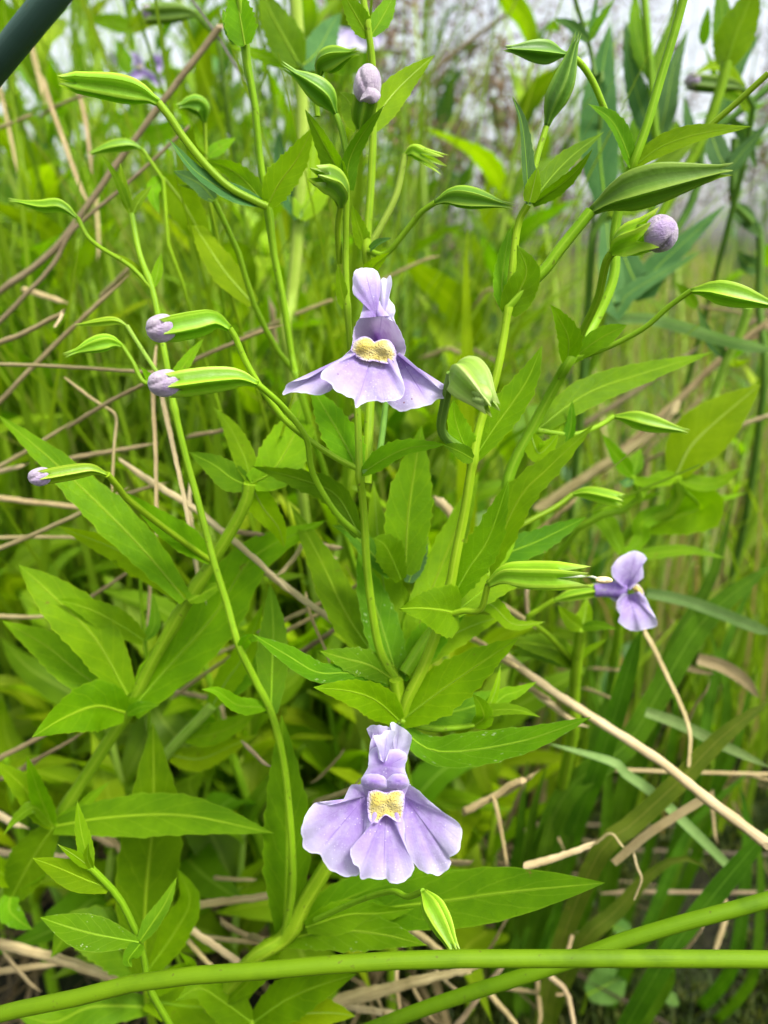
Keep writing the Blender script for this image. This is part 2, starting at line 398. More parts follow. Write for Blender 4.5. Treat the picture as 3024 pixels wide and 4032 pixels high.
def calyx(parent, tile, pts, wpx, d0, d1=None, m='calyx', prof_=None, tooth=.22, spread=.9, name='calyx', rot=None, ribamp=.22):
    p = path(tile, pts, d0, d1); dm = d0 if d1 is None else (d0+d1)/2
    R0 = size(tile, wpx, dm)/2*.80; pr = prof_ or CAL
    n = 20; C = cr(p, n); T, N, B = frames(C); L = sum((C[i+1]-C[i]).length for i in range(n-1))
    V, F, UV = [], [], []; k = 30; w = k+1
    r0 = random.random()*6 if rot is None else rot
    rows = [(i/(n-1), 0) for i in range(n)]+[(1, e) for e in (.33, .66, 1.0)]
    for t, e in rows:
        i = min(n-1, int(round(t*(n-1)))); r = R0*lerpl(pr, t)
        for j in range(k+1):
            a = 2*math.pi*j/k+r0; rb = math.cos(5*(a-r0))
            rib = (.5+.5*rb)**3
            rr = r*(1+ribamp*(rib*2-.7)); ext = 0
            tz = max(0, 1-abs(((j % 6)-0 if j % 6 <= 3 else 6-(j % 6)))/3.0)
            if e: ext = e*tz*tooth*L; rr *= (1-(1-spread)*e)
            V.append(C[i]+(N[i]*math.cos(a)+B[i]*math.sin(a))*rr+T[i]*ext); UV.append((rib, min(1, t*.85+.15*e)))
    for i in range(len(rows)-1):
        for j in range(k): F.append((i*w+j, i*w+j+1, (i+1)*w+j+1, (i+1)*w+j))
    F.append(tuple(range(k-1, -1, -1)))
    return link_mesh(name, V, F, UV, m, parent, origin=C[0])
def tooth(parent, tile, pts, wpx, d, m='calyx', d1=None):
    return leaf(parent, tile, pts, wpx, d, d1, m=m, name='calyx_tooth', rib=False, n=8, m_=2) if False else stem(parent, tile, pts, wpx, d, d1, taper=.08, m=m, name='calyx_tooth', lobes=0, k=6)
def egg(parent, tile, a, b, wpx, d0, d1=None, m='bud', name='bud_petals', lob=3, amp=.20):
    """closed petals of a bud: lobed egg from base a to tip b with spiral creases"""
    p = path(tile, [a, b], d0, d1); R0 = size(tile, wpx, d0)/2
    n, k = 22, 36; C = cr(p, n); T, N, B = frames(C); V, F, UV = [], [], []; w = k+1
    for i in range(n):
        t = i/(n-1); r = R0*math.sqrt(max(0, 1-(2*t-1)**2))**.85*(1.06-.14*t)
        for j in range(w):
            g = 2*math.pi*j/k; sp = g+1.5*t
            cre = abs(math.sin(lob*sp/2)); rr = r*(1-amp*2.0*math.exp(-cre*7)+.03*math.sin(5*g+7*t))
            V.append(C[i]+(N[i]*math.cos(g)+B[i]*math.sin(g))*rr); UV.append((t, j/k))
    for i in range(n-1):
        for j in range(k): F.append((i*w+j, i*w+j+1, (i+1)*w+j+1, (i+1)*w+j))
    return link_mesh(name, V, F, UV, m, parent, origin=C[0])
def petal(parent, tile, anchor, outline, da, de, m='petal', name='petal', bumps=(), crumple=.35, bulge=0.0, ruffle=.32, rings=12, N=90, closed=False, rag=.022, seed=1):
    """sheet fanning out from an anchor to an outline; depth da at the anchor, de (+ a third value per outline point) at the rim, in mm"""
    rng = random.Random(seed)
    ax, ay = src(tile, anchor)
    O = [Vector((*src(tile, o[:2] if not isinstance(o[0], str) else o[:3]), (o[2] if not isinstance(o[0], str) and len(o) > 2 else (o[3] if isinstance(o[0], str) and len(o) > 3 else 0)))) for o in outline]
    if closed: O = O+[O[0]]
    Q = cr(O, N); V, F, UV = [], [], []; ph = rng.random()*6
    rg = [1+rag*(rng.random()-.5)*2 for _ in range(N)]
    rg = [(rg[i]*2+rg[i-1]+rg[(i+1) % N])/4 for i in range(N)]
    for i in range(rings+1):
        s = i/rings
        for j, q in enumerate(Q):
            v = j/(N-1); e = rg[j] if i == rings else 1
            x, y = ax+(q.x-ax)*s*e, ay+(q.y-ay)*s*e
            d = da+(de-da)*s+q.z*s**2.6 - bulge*4*s*(1-s) + ruffle*s**4*math.sin(v*15+ph)+ruffle*.5*s**6*math.sin(v*37+ph*2)
            d += crumple*mnoise.noise(Vector((x*.012, y*.012, seed*3.1)))*min(1, 3*s)+.35*crumple*mnoise.noise(Vector((x*.04, y*.04, seed*5.7)))*s
            for bx_, by_, br_, bh_ in bumps:
                qx, qy = src(tile, (bx_, by_)); d -= bh_*math.exp(-((x-qx)**2+(y-qy)**2)/(br_*TILES[tile][2])**2)
            V.append(P(x, y, d/1000)); UV.append((s, v))
    for i in range(rings):
        for j in range(N-1): F.append((i*N+j, i*N+j+1, (i+1)*N+j+1, (i+1)*N+j))
    return link_mesh(name, V, F, UV, m, parent, origin=V[0])
WHERE = {'A': 'behind the arching pod and far lilac flowers', 'D': 'around the closed lilac buds', 'E': 'behind the upper lilac flower', 'F': 'behind the right-hand pods',
         'G': 'among the broad leaves of the slanting stem', 'H': 'around the fork of the main stem', 'I': 'around the side-on lilac flower', 'J': 'around the small plant with the speckled leaf',
         'K': 'beneath and beside the lower lilac flower', 'L': 'in the mossy gap near the slanting rush'}
def straw(tile, pts, wpx, d0, d1=None, m='straw', label=None, group=None, cat='straw', taper=.75, name='dry_straw', k=7, flat=0):
    p = path(tile, pts, d0, d1); dm = d0 if d1 is None else (d0+d1)/2
    if not label:
        r_ = random.Random(int(sum(q[-1]*3+q[-2] for q in pts))); L_ = (p[-1]-p[0]).length
        ex = lambda a, b: a+(a-b).normalized()*min(.018, L_*.35)+Vector((r_.uniform(-1, 1), r_.uniform(.2, 1.2), r_.uniform(-1, .6)))*.0012
        p = [ex(p[0], p[1])]+p+[ex(p[-1], p[-2])]
    n = max(10, 6*len(p)); C = cr(p, n); R0 = size(tile, wpx, dm)/2*.74
    rng = random.Random(int(abs(pts[0][-1]*13+pts[-1][-2]*7))); 
    for i in range(1, n-1):
        C[i] = C[i]+Vector((rng.uniform(-1, 1), rng.uniform(-1, 1), rng.uniform(-1, 1)))*R0*.10
    R = [R0*(1+(taper-1)*i/(n-1))*rng.uniform(.92, 1.08)*(1 if label else min(1, .45+4*i/n, .25+5*(n-1-i)/n)) for i in range(n)]
    V, F, UV = tube_geo(C, R, k, 2, .18)
    for e, base in ((0, 0), (1, (n-1)*(k+1))):
        tg = (C[0]-C[1] if e == 0 else C[-1]-C[-2]).normalized(); sl = rng.uniform(.6, 2.2); ph = rng.random()*6.28
        for j in range(k+1):
            off = tg*R0*(sl*math.cos(2*math.pi*j/k+ph)+rng.uniform(-.3, .3)*(j < k)); V[base+j] = V[base+j]+off
            if j < k: V[n*(k+1)+e*k+j] = V[base+j].copy()
    o = link_mesh(name, V, F, UV, m, None, origin=C[0])
    if label: return tag(o, label, cat, group)
    lab = '%s dry straw %s' % ({'straw': 'slim tan', 'straw_pale': 'pale cream', 'straw_brown': 'dull brown'}[m], WHERE[tile])
    return tag(o, lab, cat, lab.replace('straw ', 'straws ', 1))
def blade(tile, pts, wpx, d0, d1=None, m='blade', label='', group=None, roll=15, fold=22, ground=True, tip=True, lean=(0, .02), cat='grass', name='grass_blade', twist=30):
    p = path(tile, pts, d0, d1); dm = d0 if d1 is None else (d0+d1)/2
    if ground: p = grounded(p, lean)
    V, F, UV, C = leaf_geo(p, size(tile, wpx, dm), roll, fold, n=36, m=2, peak=.3, base=.85, teeth=0, wave=.02, q=3.5 if tip else 14, twist=twist)
    o = link_mesh(name, V, F, UV, m, None, origin=p[0])
    return tag(o, label, cat, group)
# ================================================================ the setting: ground
def ground():
    n, V, F = 120, [], []
    xs = [math.copysign(abs(t)**3.2, t) for t in np.linspace(-1, 1, n+1)]
    rng = np.random.default_rng(3)
    for j, b in enumerate(xs):
        for i, a in enumerate(xs):
            x, y = a*400, b*400+.4
            r = math.hypot(x, y-.4)
            z = .010*math.sin(x*23+1)*math.sin(y*19)+.006*math.sin(x*61)*math.cos(y*47) if r < 6 else 0
            V.append(Vector((x, y, z-.006)))
    w = n+1
    for j in range(n):
        for i in range(n): F.append((j*w+i, j*w+i+1, (j+1)*w+i+1, (j+1)*w+i))
    return tag(link_mesh('ground', V, F, None, 'ground', origin=Vector((0, 0, 0))), 'soil with moss, darkened for the shade under the plants', 'ground', kind='structure')
ground()
# ================================================================ plants traced from the photograph
def plant(label, tile, pts, wpx, d0, d1=None, m='stem', lean=(0, .02), taper=.7, name='monkeyflower_plant', cat='plant', group=None, swell=(), lobes=4, n=None):
    p = path(tile, pts, d0, d1); g = grounded(p, lean)
    e = thing(name, g[0], label, cat, group)
    stem(e, tile, pts, wpx, d0, d1, taper=taper, m=m, ground=True, lean=lean, swell=swell, lobes=lobes, n=n)
    return e
def LV(parent, rows):
    """rows of leaves: tile, points base to tip, width, depth at base and tip, roll, fold, material"""
    for r in rows:
        t, pts, wpx, d0, d1, roll, fold, m = r[:8]
        leaf(parent, t, pts, wpx, d0, d1, roll, fold, m, **(r[8] if len(r) > 8 else {}))
def pod(parent, tile, cal, wc, d0, d1, stalk=None, ws=42, m='calyx', sm='stem', bud=None, name=None, **k):
    """a calyx on its stalk (node to calyx), with closed petals when it is a bud: bud = (base, tip, width)"""
    c = calyx(parent, tile, cal, wc, d0, d1, m=m, name=name or ('flower_bud' if bud else 'calyx'), **k)
    if stalk:
        ds = stalk[1] if len(stalk) > 1 else d0
        stem(c, tile, stalk[0], ws, ds, d0, taper=1.0, m=sm, name='flower_stalk', lobes=0, k=8)
    if bud: egg(c, tile, bud[0], bud[1], bud[2], d1 if len(bud) < 4 else bud[3], bud[4] if len(bud) > 4 else None)
    return c
TAPER = [.22, .40, .72, .95, 1.0, .96, .84, .66, .46, .30]       # pod whose mouth is drawn together
FLARE = [.28, .40, .62, .80, .90, .96, 1.0, 1.0, 1.0, .98]       # calyx held open by a bud or flower
# ---- main plant: two open flowers
main = plant('monkeyflower plant with two wide open lilac flowers facing out and many pods', 'K',
             [(-60, 1345), (200, 1150), (340, 900), (490, 660), (720, 270), ('H', 940, 1500), ('H', 960, 1400), ('H', 925, 1120)], 135, 172, 150, m='stem', lean=(-.05, .05), taper=.75, swell=[(200, 1150)])
S = lambda *a, **k: stem(main, *a, **k)
S('H', [(935, 1130), (830, 950), (780, 720), (740, 400), (715, 0), ('E', 690, 1430), ('E', 676, 1050), ('E', 640, 700), ('E', 612, 380), ('B', 600, 1659), ('B', 606, 1240)], 72, [152, 150, 148, 146, 143, 140, 140, 140, 138, 136, 132], taper=.62, swell=[('E', 690, 1430), ('E', 612, 380)])
S('E', [(735, 1500), (745, 1250), (760, 900), (770, 500), (760, 200), ('B', 735, 1640), ('B', 765, 1200), ('B', 780, 800), ('B', 775, 450), ('B', 752, 235), ('B', 705, -60)], 82, [149, 150, 152, 152, 150, 147, 145, 143, 141, 139, 137], taper=.62, swell=[('B', 752, 235), ('B', 735, 1640)])
S('H', [(960, 1390), (1000, 1250), (1100, 1050), (1190, 820), (1270, 560), (1320, 300), (1380, 0), ('E', 1430, 1340), ('E', 1480, 1100), ('E', 1580, 800), ('F', -5, 390), ('C', 60, 1500), ('C', 130, 1335)], 92, [152, 150, 148, 146, 144, 142, 140, 138, 138, 137, 136, 134, 132], taper=.6, swell=[('E', 1430, 1340), ('F', -5, 390), ('H', 1270, 600)])
S('H', [(985, 1075), (1150, 830), (1400, 560), (1659, 250), ('F', 0, 1480), ('F', 180, 1100), ('F', 330, 820), ('F', 400, 700), ('F', 560, 460), ('F', 690, 150), ('C', 700, 1500), ('C', 770, 1200), ('C', 815, 1070), ('C', 900, 840), ('C', 1000, 500), ('C', 1090, 200), ('C', 1160, -60)], 105, [153, 154, 155, 156, 156, 154, 150, 146, 150, 150, 149, 146, 143, 141, 139, 137, 135], taper=.58, m='stem', swell=[('F', 400, 700), ('C', 815, 1070)])
# slender side branch on the left with pods
S('K', [(200, 1120), (250, 850), (249, 576), (226, 275), ('H', 189, 1634), ('H', 116, 1345), ('H', 0, 1110), ('G', 1560, 900), ('G', 1480, 620), ('G', 1405, 380), ('D', 1300, 1640), ('D', 1220, 1350), ('D', 1145, 1040), ('D', 1115, 880), ('D', 1070, 620), ('D', 1000, 250), ('A', 912, 1659), ('A', 860, 1400)], 62, [168, 164, 162, 160, 158, 156, 154, 152, 152, 151, 150, 149, 148, 148, 148, 149, 150, 151], taper=.7, swell=[('D', 1000, 230), ('D', 1145, 1040)])
# pods and buds on the main plant
pod(main, 'D', [(1500, 485), (1400, 430), (1260, 455), (1130, 480)], 185, 127, 124, ([('E', 672, 1400), ('E', 500, 1310), ('E', 250, 1130), ('E', 120, 980), ('E', 0, 800), ('D', 1590, 670), ('D', 1540, 550), (1500, 485)], 140), 46, 'calyx_lime', 'stem', bud=((1160, 490), (950, 485), 185, 124.5, 123), prof_=FLARE, tooth=.2)
pod(main, 'D', [(1680, 850), (1560, 810), (1370, 820), (1180, 845)], 180, 127, 123, ([('H', 700, 185), ('H', 560, 60), ('E', 450, 1560), ('E', 375, 1400), ('E', 340, 1200), ('E', 200, 1010), ('E', 60, 880), (1680, 850)], 146), 46, 'calyx_lime', 'stem', bud=((1190, 845), (962, 845), 180, 123.5, 122), prof_=FLARE, tooth=.18)
pod(main, 'B', [(690, 850), (705, 760), (735, 630)], 165, 132, 128, ([(600, 1020), (645, 930), (690, 850)], 133), 46, 'calyx', bud=((735, 680), (752, 425), 185, 127.5, 127), prof_=FLARE, tooth=.25)
pod(main, 'B', [(535, 750), (470, 640), (350, 540), (262, 480)], 165, 131, 127, ([(606, 1010), (575, 860), (535, 750)], 132), 48, 'calyx', prof_=TAPER, tooth=.28)
pod(main, 'B', [(425, 500), (440, 430), (530, 380), (632, 350)], 160, 140, 136, ([(415, 760), (405, 620), (425, 500)], 142), 42, 'calyx', prof_=TAPER, tooth=.2)
pod(main, 'B', [(565, 1350), (560, 1260), (510, 1190), (455, 1165)], 185, 131, 125, ([('E', 560, 60), (548, 1500), (565, 1350)], 138), 46, 'calyx', prof_=FLARE, tooth=.35, spread=.6)
pod(main, 'B', [(985, 1010), (1040, 985), (1100, 1010)], 95, 146, 145, ([(765, 1590), (830, 1480), (930, 1270), (985, 1010)], 149), 50, 'calyx_lime', 'stem_pale', prof_=FLARE, tooth=1.3, spread=1.35)
pod(main, 'B', [(1180, 1325), (1290, 1285), (1450, 1300), (1620, 1335)], 145, 138, 134, ([(745, 1640), (860, 1659), (1000, 1500), (1090, 1390), (1180, 1325)], 146), 44, 'calyx', prof_=TAPER, tooth=.18)
pod(main, 'C', [(250, 830), (290, 690), (360, 530), (435, 290)], 165, 133, 128, ([(145, 1250), (190, 1030), (250, 830)], 133), 46, 'calyx_dark', prof_=TAPER, tooth=.14)
pod(main, 'C', [(540, 1380), (720, 1270), (960, 1190), (1380, 1115)], 285, 131, 122, ([('F', -5, 350), ('F', 110, 230), ('F', 250, 90), ('C', 330, 1640), (540, 1380)], 136), 84, 'calyx_dark', prof_=TAPER, tooth=.1)
pod(main, 'C', [(680, 1650), (760, 1590), (880, 1545)], 235, 130, 125, ([('F', 420, 650), ('F', 500, 480), ('F', 590, 280), ('F', 640, 60), (680, 1650)], 147), 60, 'calyx_lime', 'stem', bud=((890, 1545), (1110, 1510), 235, 125, 122), prof_=FLARE, tooth=.6, spread=1.15)
pod(main, 'C', [(375, 355), (270, 345), (140, 330), (20, 320)], 145, 136, 132, ([(690, 830), (650, 760), (560, 545), (470, 410), (375, 355)], 142), 46, 'calyx_dark', prof_=TAPER, tooth=.12)
S('C', [(1280, 860), (1380, 770), (1500, 665), (1700, 480)], 44, 139, 132, taper=1, name='flower_stalk', lobes=0)
pod(main, 'F', [(1195, 240), (1330, 235), (1520, 275), (1720, 330)], 165, 134, 130, ([(420, 695), (640, 615), (880, 490), (1050, 345), (1195, 240)], 146), 40, 'calyx_lime', 'stem', prof_=TAPER, tooth=.1)
pod(main, 'F', [(690, 1060), (800, 1070), (960, 1110), (1130, 1150)], 130, 158, 154, ([(170, 1150), (420, 1180), (580, 1130), (690, 1060)], 155), 40, 'calyx_lime', 'stem', prof_=TAPER, tooth=.12)
pod(main, 'F', [(420, 1570), (510, 1560), (620, 1580), (700, 1600)], 105, 164, 161, ([('H', 1540, 440), ('H', 1659, 180), (300, 1659), (420, 1570)], 156), 40, 'calyx_lime', 'stem', prof_=FLARE, tooth=.2)
pod(main, 'A', [(1035, 670), (930, 615), (760, 575), (500, 540)], 175, 138, 133, ([('B', 88, 1350), ('B', 20, 1320), (1500, 1225), (1350, 1085), (1200, 900), (1120, 780), (1035, 670)], 146), 56, 'calyx_lime', 'stem', prof_=CAL, tooth=.22, spread=.4)
# folded petal edges on the two upper buds
_buds = [o for o in main.children if o.name.startswith('flower_bud')]
petal(_buds[-1], 'C', (1075, 1520), [(1045, 1425), (1085, 1440), (1112, 1490), (1108, 1560), (1070, 1605), (1040, 1580), (1062, 1500)], 120.9, 122.0, 'bud', 'petal_fold', closed=True, N=40, rings=8, bulge=.3)
petal(_buds[2], 'B', (760, 620), [(692, 655), (715, 605), (752, 560), (800, 575), (828, 625), (800, 668), (745, 672)], 124.6, 125.6, 'bud', 'petal_fold', closed=True, N=40, rings=8, bulge=.3)
# bud seen end on, beside the upper flower
eb = calyx(main, 'E', [(1290, 770), (1365, 795), (1440, 870), (1510, 955)], 310, 124, 119, m='calyx_white', name='flower_bud', prof_=[.22, .6, .88, 1, 1, .98, .92, .82, .70, .58], tooth=.3, spread=.62, ribamp=.2, rot=.6)
egg(eb, 'E', (1440, 870), (1530, 968), 150, 121, 117.5, m='calyx_white')
stem(eb, 'E', [(1425, 1325), (1320, 1250), (1245, 1190), (1222, 1120), (1245, 980), (1288, 780)], 70, [138, 136, 133, 131, 128, 124], taper=1, m='stem_dark', name='flower_stalk', lobes=0)
# open calyx with style, right of centre
sc = pod(main, 'I', [(-130, 500), (-20, 440), (130, 445), (330, 450)], 200, 137, 131, ([('H', 1300, 690), ('H', 1370, 672), ('H', 1480, 660), (-130, 500)], 143), 46, 'calyx_lime', 'stem', prof_=FLARE, tooth=.42, spread=.7)
stem(sc, 'I', [(250, 450), (420, 447), (540, 448), (600, 470)], 26, 131, taper=.8, m='style', name='style', lobes=0)
egg(sc, 'I', (570, 468), (685, 474), 48, 131, None, m='stigma', name='stigma')
# leaves of the main plant
D5 = {'teeth': .10}
LV(main, [
 ('E', [(676, 1400), (560, 1180), (430, 960), (370, 860)], 270, 141, 150, 20, 18, 'leaf', D5),
 ('E', [(706, 1432), (850, 1340), (1010, 1268), (1250, 1245)], 190, 139, 130, -38, 22, 'leaf', D5),
 ('H', [(985, 470), (1000, 150), ('E', 1020, 1600), ('E', 1095, 1120)], 330, 158, 162, 8, 10, 'leaf', {'teeth': .07, 'peak': .42, 'base': .5}),
 ('H', [(690, 180), ('E', 540, 1580), ('E', 330, 1480), ('E', -20, 1385)], 210, 147, 156, -25, 20, 'leaf_deep', D5),
 ('E', [(1415, 1325), (1350, 1200), (1310, 1060), (1305, 950)], 200, 138, 134, 20, 20, 'leaf', D5),
 ('E', [(1430, 1340), (1340, 1290), (1235, 1245)], 130, 136, 128, 20, 20, 'leaf_deep'),
 ('E', [(1440, 1335), (1560, 1150), ('F', 110, 850), ('F', 222, 600)], 235, 139, 137, -18, 16, 'leaf', {'teeth': .09, 'peak': .45}),
 ('E', [(608, 375), (572, 250), (545, 70)], 105, 138, 134, 25, 20, 'leaf'),
 ('B', [(735, 1640), (690, 1510), (640, 1340)], 125, 147, 142, 15, 20, 'leaf', D5),
 ('B', [(738, 1640), (810, 1590), (900, 1552)], 70, 147, 138, -45, 25, 'leaf_blue'),
 ('E', [(765, 190), (760, 110), (890, -10)], 120, 148, 136, -30, 20, 'leaf', D5),
 ('B', [(604, 1240), (620, 1060), (700, 890), (850, 690)], 150, 132, 126, 32, 24, 'leaf_deep', {'base': .75, 'peak': .25}),
 ('B', [(600, 1235), (530, 1080), (450, 930), (335, 715)], 175, 132, 127, -28, 24, 'leaf_deep', {'base': .6}),
 ('B', [(775, 840), (850, 690), (980, 540), (1180, 358)], 200, 143, 150, 10, 12, 'leaf_lime', {'teeth': .05}),
 ('B', [(770, 830), (690, 760), (600, 640), (560, 600)], 220, 143, 150, 10, 12, 'leaf', {'teeth': .05}),
 ('B', [(745, 240), (670, 110), (560, -90)], 165, 139, 134, 18, 18, 'leaf', D5),
 ('B', [(762, 238), (840, 110), (930, -60)], 150, 139, 146, -18, 18, 'leaf'),
 # right stem with the upright pod
 ('C', [(132, 1335), (118, 1050), (90, 800), (30, 628)], 135, 132, 127, 40, 34, 'leaf_blue', {'base': .7}),
 ('C', [(150, 1330), (290, 1150), (430, 1010), (625, 862)], 165, 132, 136, -25, 28, 'leaf_deep', {'base': .6}),
 ('C', [(160, 1335), (340, 1210), (450, 1110), (555, 970)], 125, 132, 126, 35, 22, 'leaf_deep', D5),
 ('C', [(140, 1320), (165, 1220), (195, 1090)], 120, 131, 129, 0, 20, 'leaf_lime', {'base': .7}),
 ('F', [(-5, 385), (80, 230), (120, 100), (60, -60)], 250, 136, 131, 12, 26, 'leaf', {'base': .55, 'teeth': .05}),
 ('F', [(-12, 385), (-40, 200), ('B', 1659, 1560), ('C', 30, 1480)], 150, 136, 140, 20, 20, 'leaf'),
 # far right stem
 ('C', [(808, 1085), (740, 900), (660, 770), (523, 678)], 155, 143, 137, 38, 30, 'leaf_deep', {'base': .55}),
 ('C', [(825, 1085), (1000, 960), (1250, 875), (1592, 825)], 165, 143, 134, -28, 24, 'leaf', {'base': .5, 'teeth': .04}),
 ('F', [(385, 712), (395, 560), (340, 430), (275, 330)], 185, 146, 138, 22, 24, 'leaf', D5),
 ('F', [(410, 700), (560, 580), (680, 510), (778, 465)], 165, 146, 141, -25, 16, 'leaf', {'peak': .55, 'teeth': .05}),
 ('F', [(150, 1180), (500, 920), (850, 790), (1340, 640)], 220, 155, 172, -20, 14, 'leaf', {'teeth': .05}),
 ('H', [(1500, 470), ('F', 60, 1620), ('F', 260, 1400), ('F', 560, 1120)], 230, 155, 148, -15, 14, 'leaf', {'teeth': .12, 'peak': .4}),
 ('F', [(150, 1180), (200, 1300), (270, 1250), (330, 1170)], 150, 154, 152, 10, 18, 'leaf_lime'),
 ('F', [(300, 1290), (330, 1180), (360, 1035)], 110, 154, 158, 10, 18, 'leaf'),
 ('F', [(370, 1270), (410, 1130), (420, 955)], 90, 155, 156, -20, 22, 'leaf_deep'),
 # basal fan in the middle
 ('H', [(1290, 600), (1400, 400), (1530, 200), (1665, -185)], 250, 145, 139, -12, 14, 'leaf', {'teeth': .12, 'peak': .38}),
 ('H', [(1335, 690), (1220, 668), (1090, 655), (948, 658)], 390, 144, 132, 6, 18, 'leaf', {'teeth': .06, 'peak': .22, 'base': .55, 'q': 1.25}),
 ('H', [(960, 1390), (1240, 1180), (1560, 960), ('I', 68, 850)], 335, 151, 140, -14, 14, 'leaf', {'teeth': .09, 'peak': .35}),
 ('H', [(950, 1440), (1200, 1590), ('I', 60, 1530), ('I', 540, 1368)], 250, 150, 136, -20, 16, 'leaf_spot', {'teeth': .05, 'peak': .4}),
 ('H', [(925, 1130), (760, 1030), (600, 985), (430, 935)], 200, 151, 146, 12, 16, 'leaf_spot', {'teeth': .10, 'peak': .45}),
 ('H', [(905, 1150), (640, 1080), (420, 1075), (230, 970), (-5, 828)], 165, 151, 138, 25, 16, 'leaf_spot', {'teeth': .06, 'peak': .6, 'base': .35}),
 ('H', [(945, 1385), (800, 1260), (640, 1200), (390, 1172)], 260, 150, 135, -12, 22, 'leaf', {'teeth': .06}),
 ('H', [(945, 1140), (830, 760), (720, 420), (680, 285)], 260, 153, 162, 10, 12, 'leaf_spot', {'teeth': .07, 'peak': .4}),
 ('H', [(890, 450), (800, 330), (640, 170), (505, 112)], 170, 156, 158, 25, 20, 'leaf_deep'),
 ('H', [(1010, 490), (1060, 350), (1130, 108)], 150, 157, 166, -15, 18, 'leaf_blue'),
 ('H', [(960, 1110), (1080, 940), (1250, 740), (1430, 640)], 240, 154, 160, -8, 12, 'leaf', {'peak': .4}),
 ('H', [(950, 1100), (960, 850), (975, 640), (900, 420)], 210, 155, 166, 8, 14, 'leaf_lime', {'peak': .4}),
 ('H', [(960, 470), (900, 330), (850, 240), (780, 195)], 220, 157, 152, 12, 18, 'leaf', {'teeth': .12, 'peak': .6}),
 ('H', [(1500, 470), (1590, 330), ('I', 200, 215), ('I', 515, 58)], 215, 155, 160, -18, 14, 'leaf_deep', {'teeth': .10, 'peak': .35}),
 ('H', [(1400, 560), (1560, 640), ('I', 40, 760), ('I', 240, 745)], 130, 155, 164, -20, 14, 'leaf_lime'),
 ('H', [(985, 1075), (1120, 640), (1330, 120), ('E', 1470, 1420)], 250, 154, 174, 0, 12, 'leaf', {'peak': .4}),
 ('H', [(950, 1100), (880, 700), (820, 300), ('E', 780, 1480)], 240, 154, 174, 6, 12, 'leaf_lime', {'peak': .45}),
 ('H', [(915, 1130), (620, 720), (430, 330), (240, -20)], 250, 152, 182, 8, 12, 'leaf', {'peak': .42}),
 ('H', [(110, 1345), (120, 1000), (125, 750), (105, 490)], 220, 157, 180, 5, 14, 'leaf_deep', {'peak': .4}),
 ('H', [(1310, 690), (1500, 540), ('I', 120, 350), ('I', 330, 130)], 210, 146, 168, -10, 14, 'leaf', {'peak': .4}),
 ('H', [(985, 1090), (1180, 900), (1400, 780), (1640, 700)], 210, 153, 168, -8, 14, 'leaf_lime', {'peak': .4}),
 ('H', [(1000, 1370), (1250, 1340), (1450, 1290), ('I', 60, 1180)], 220, 151, 170, -12, 14, 'leaf_deep', {'peak': .4}),
 # lower nodes of the main stem
 ('K', [(205, 1140), (480, 960), (800, 830), (1450, 705)], 260, 170, 160, -15, 14, 'leaf_deep', {'peak': .4}),
 ('K', [(212, 1150), (750, 980), (1300, 900), ('L', 0, 850), ('L', 632, 790)], 360, 170, 143, -12, 10, 'leaf_deep', {'peak': .62, 'base': .25, 'teeth': .02, 'wave': .03}),
 ('K', [(205, 1160), (520, 1100), (850, 1130), (1130, 1200)], 260, 170, 150, -10, 14, 'leaf_spot', {'peak': .45, 'wave': .09}),
 ('K', [(340, 1080), (600, 1000), (820, 990), (1040, 960)], 220, 166, 156, 20, 18, 'leaf_deep', {'wave': .1}),
 ('K', [(190, 1130), (210, 800), (215, 400), ('H', 180, 1350)], 340, 171, 167, 5, 12, 'leaf_deep', {'peak': .42, 'base': .3}),
 ('K', [(185, 1150), (60, 1300), (0, 1400), (-200, 1600)], 200, 171, 178, 20, 14, 'leaf'),
 ('D', [(985, 225), (850, 70), (690, -25)], 75, 149, 152, 30, 25, 'leaf_lime'),
 ('D', [(1005, 215), (1030, 120), (1055, -10)], 80, 149, 152, -20, 22, 'leaf'),
 ('A', [(852, 1400), (810, 1250), (785, 1065)], 85, 151, 150, 20, 25, 'leaf'),
 ('A', [(866, 1400), (910, 1310), (995, 1208)], 75, 151, 154, -25, 25, 'leaf'),
 ('A', [(845, 1370), (760, 1170), (665, 1005)], 70, 151, 146, 30, 25, 'leaf'),
 ('D', [(1110, 860), (1220, 700), (1330, 550)], 95, 149, 158, -20, 22, 'leaf'),
 ('D', [(1112, 870), (990, 820), (918, 735)], 100, 149, 144, 30, 22, 'leaf'),
 ('G', [(1570, 930), (1620, 850), ('H', 60, 860)], 90, 153, 146, 20, 22, 'leaf_spot'),
 ('H', [(90, 1300), ('G', 1560, 1290), ('G', 1420, 1200), ('G', 1315, 1185)], 130, 156, 148, 20, 20, 'leaf'),
 # shoot tip to the right of the lower flower
 ('H', [(1440, 1420), (1520, 1330), (1580, 1180), (1612, 1030)], 70, 150, 154, 20, 20, 'leaf_lime'),
 ('H', [(1440, 1420), (1540, 1330), ('I', 60, 1320), ('I', 212, 1366)], 100, 150, 146, -20, 22, 'leaf'),
 ('H', [(1440, 1420), (1500, 1370), (1480, 1290), (1430, 1215)], 140, 150, 145, 10, 22, 'leaf'),
 ('H', [(1440, 1420), ('H', 1620, 1240), ('I', 60, 1200), ('I', 190, 1135)], 130, 150, 156, -10, 20, 'leaf'),
])
S('H', [(960, 1390), (1150, 1440), (1300, 1440), (1440, 1420)], 50, 151, 150, name='stem')
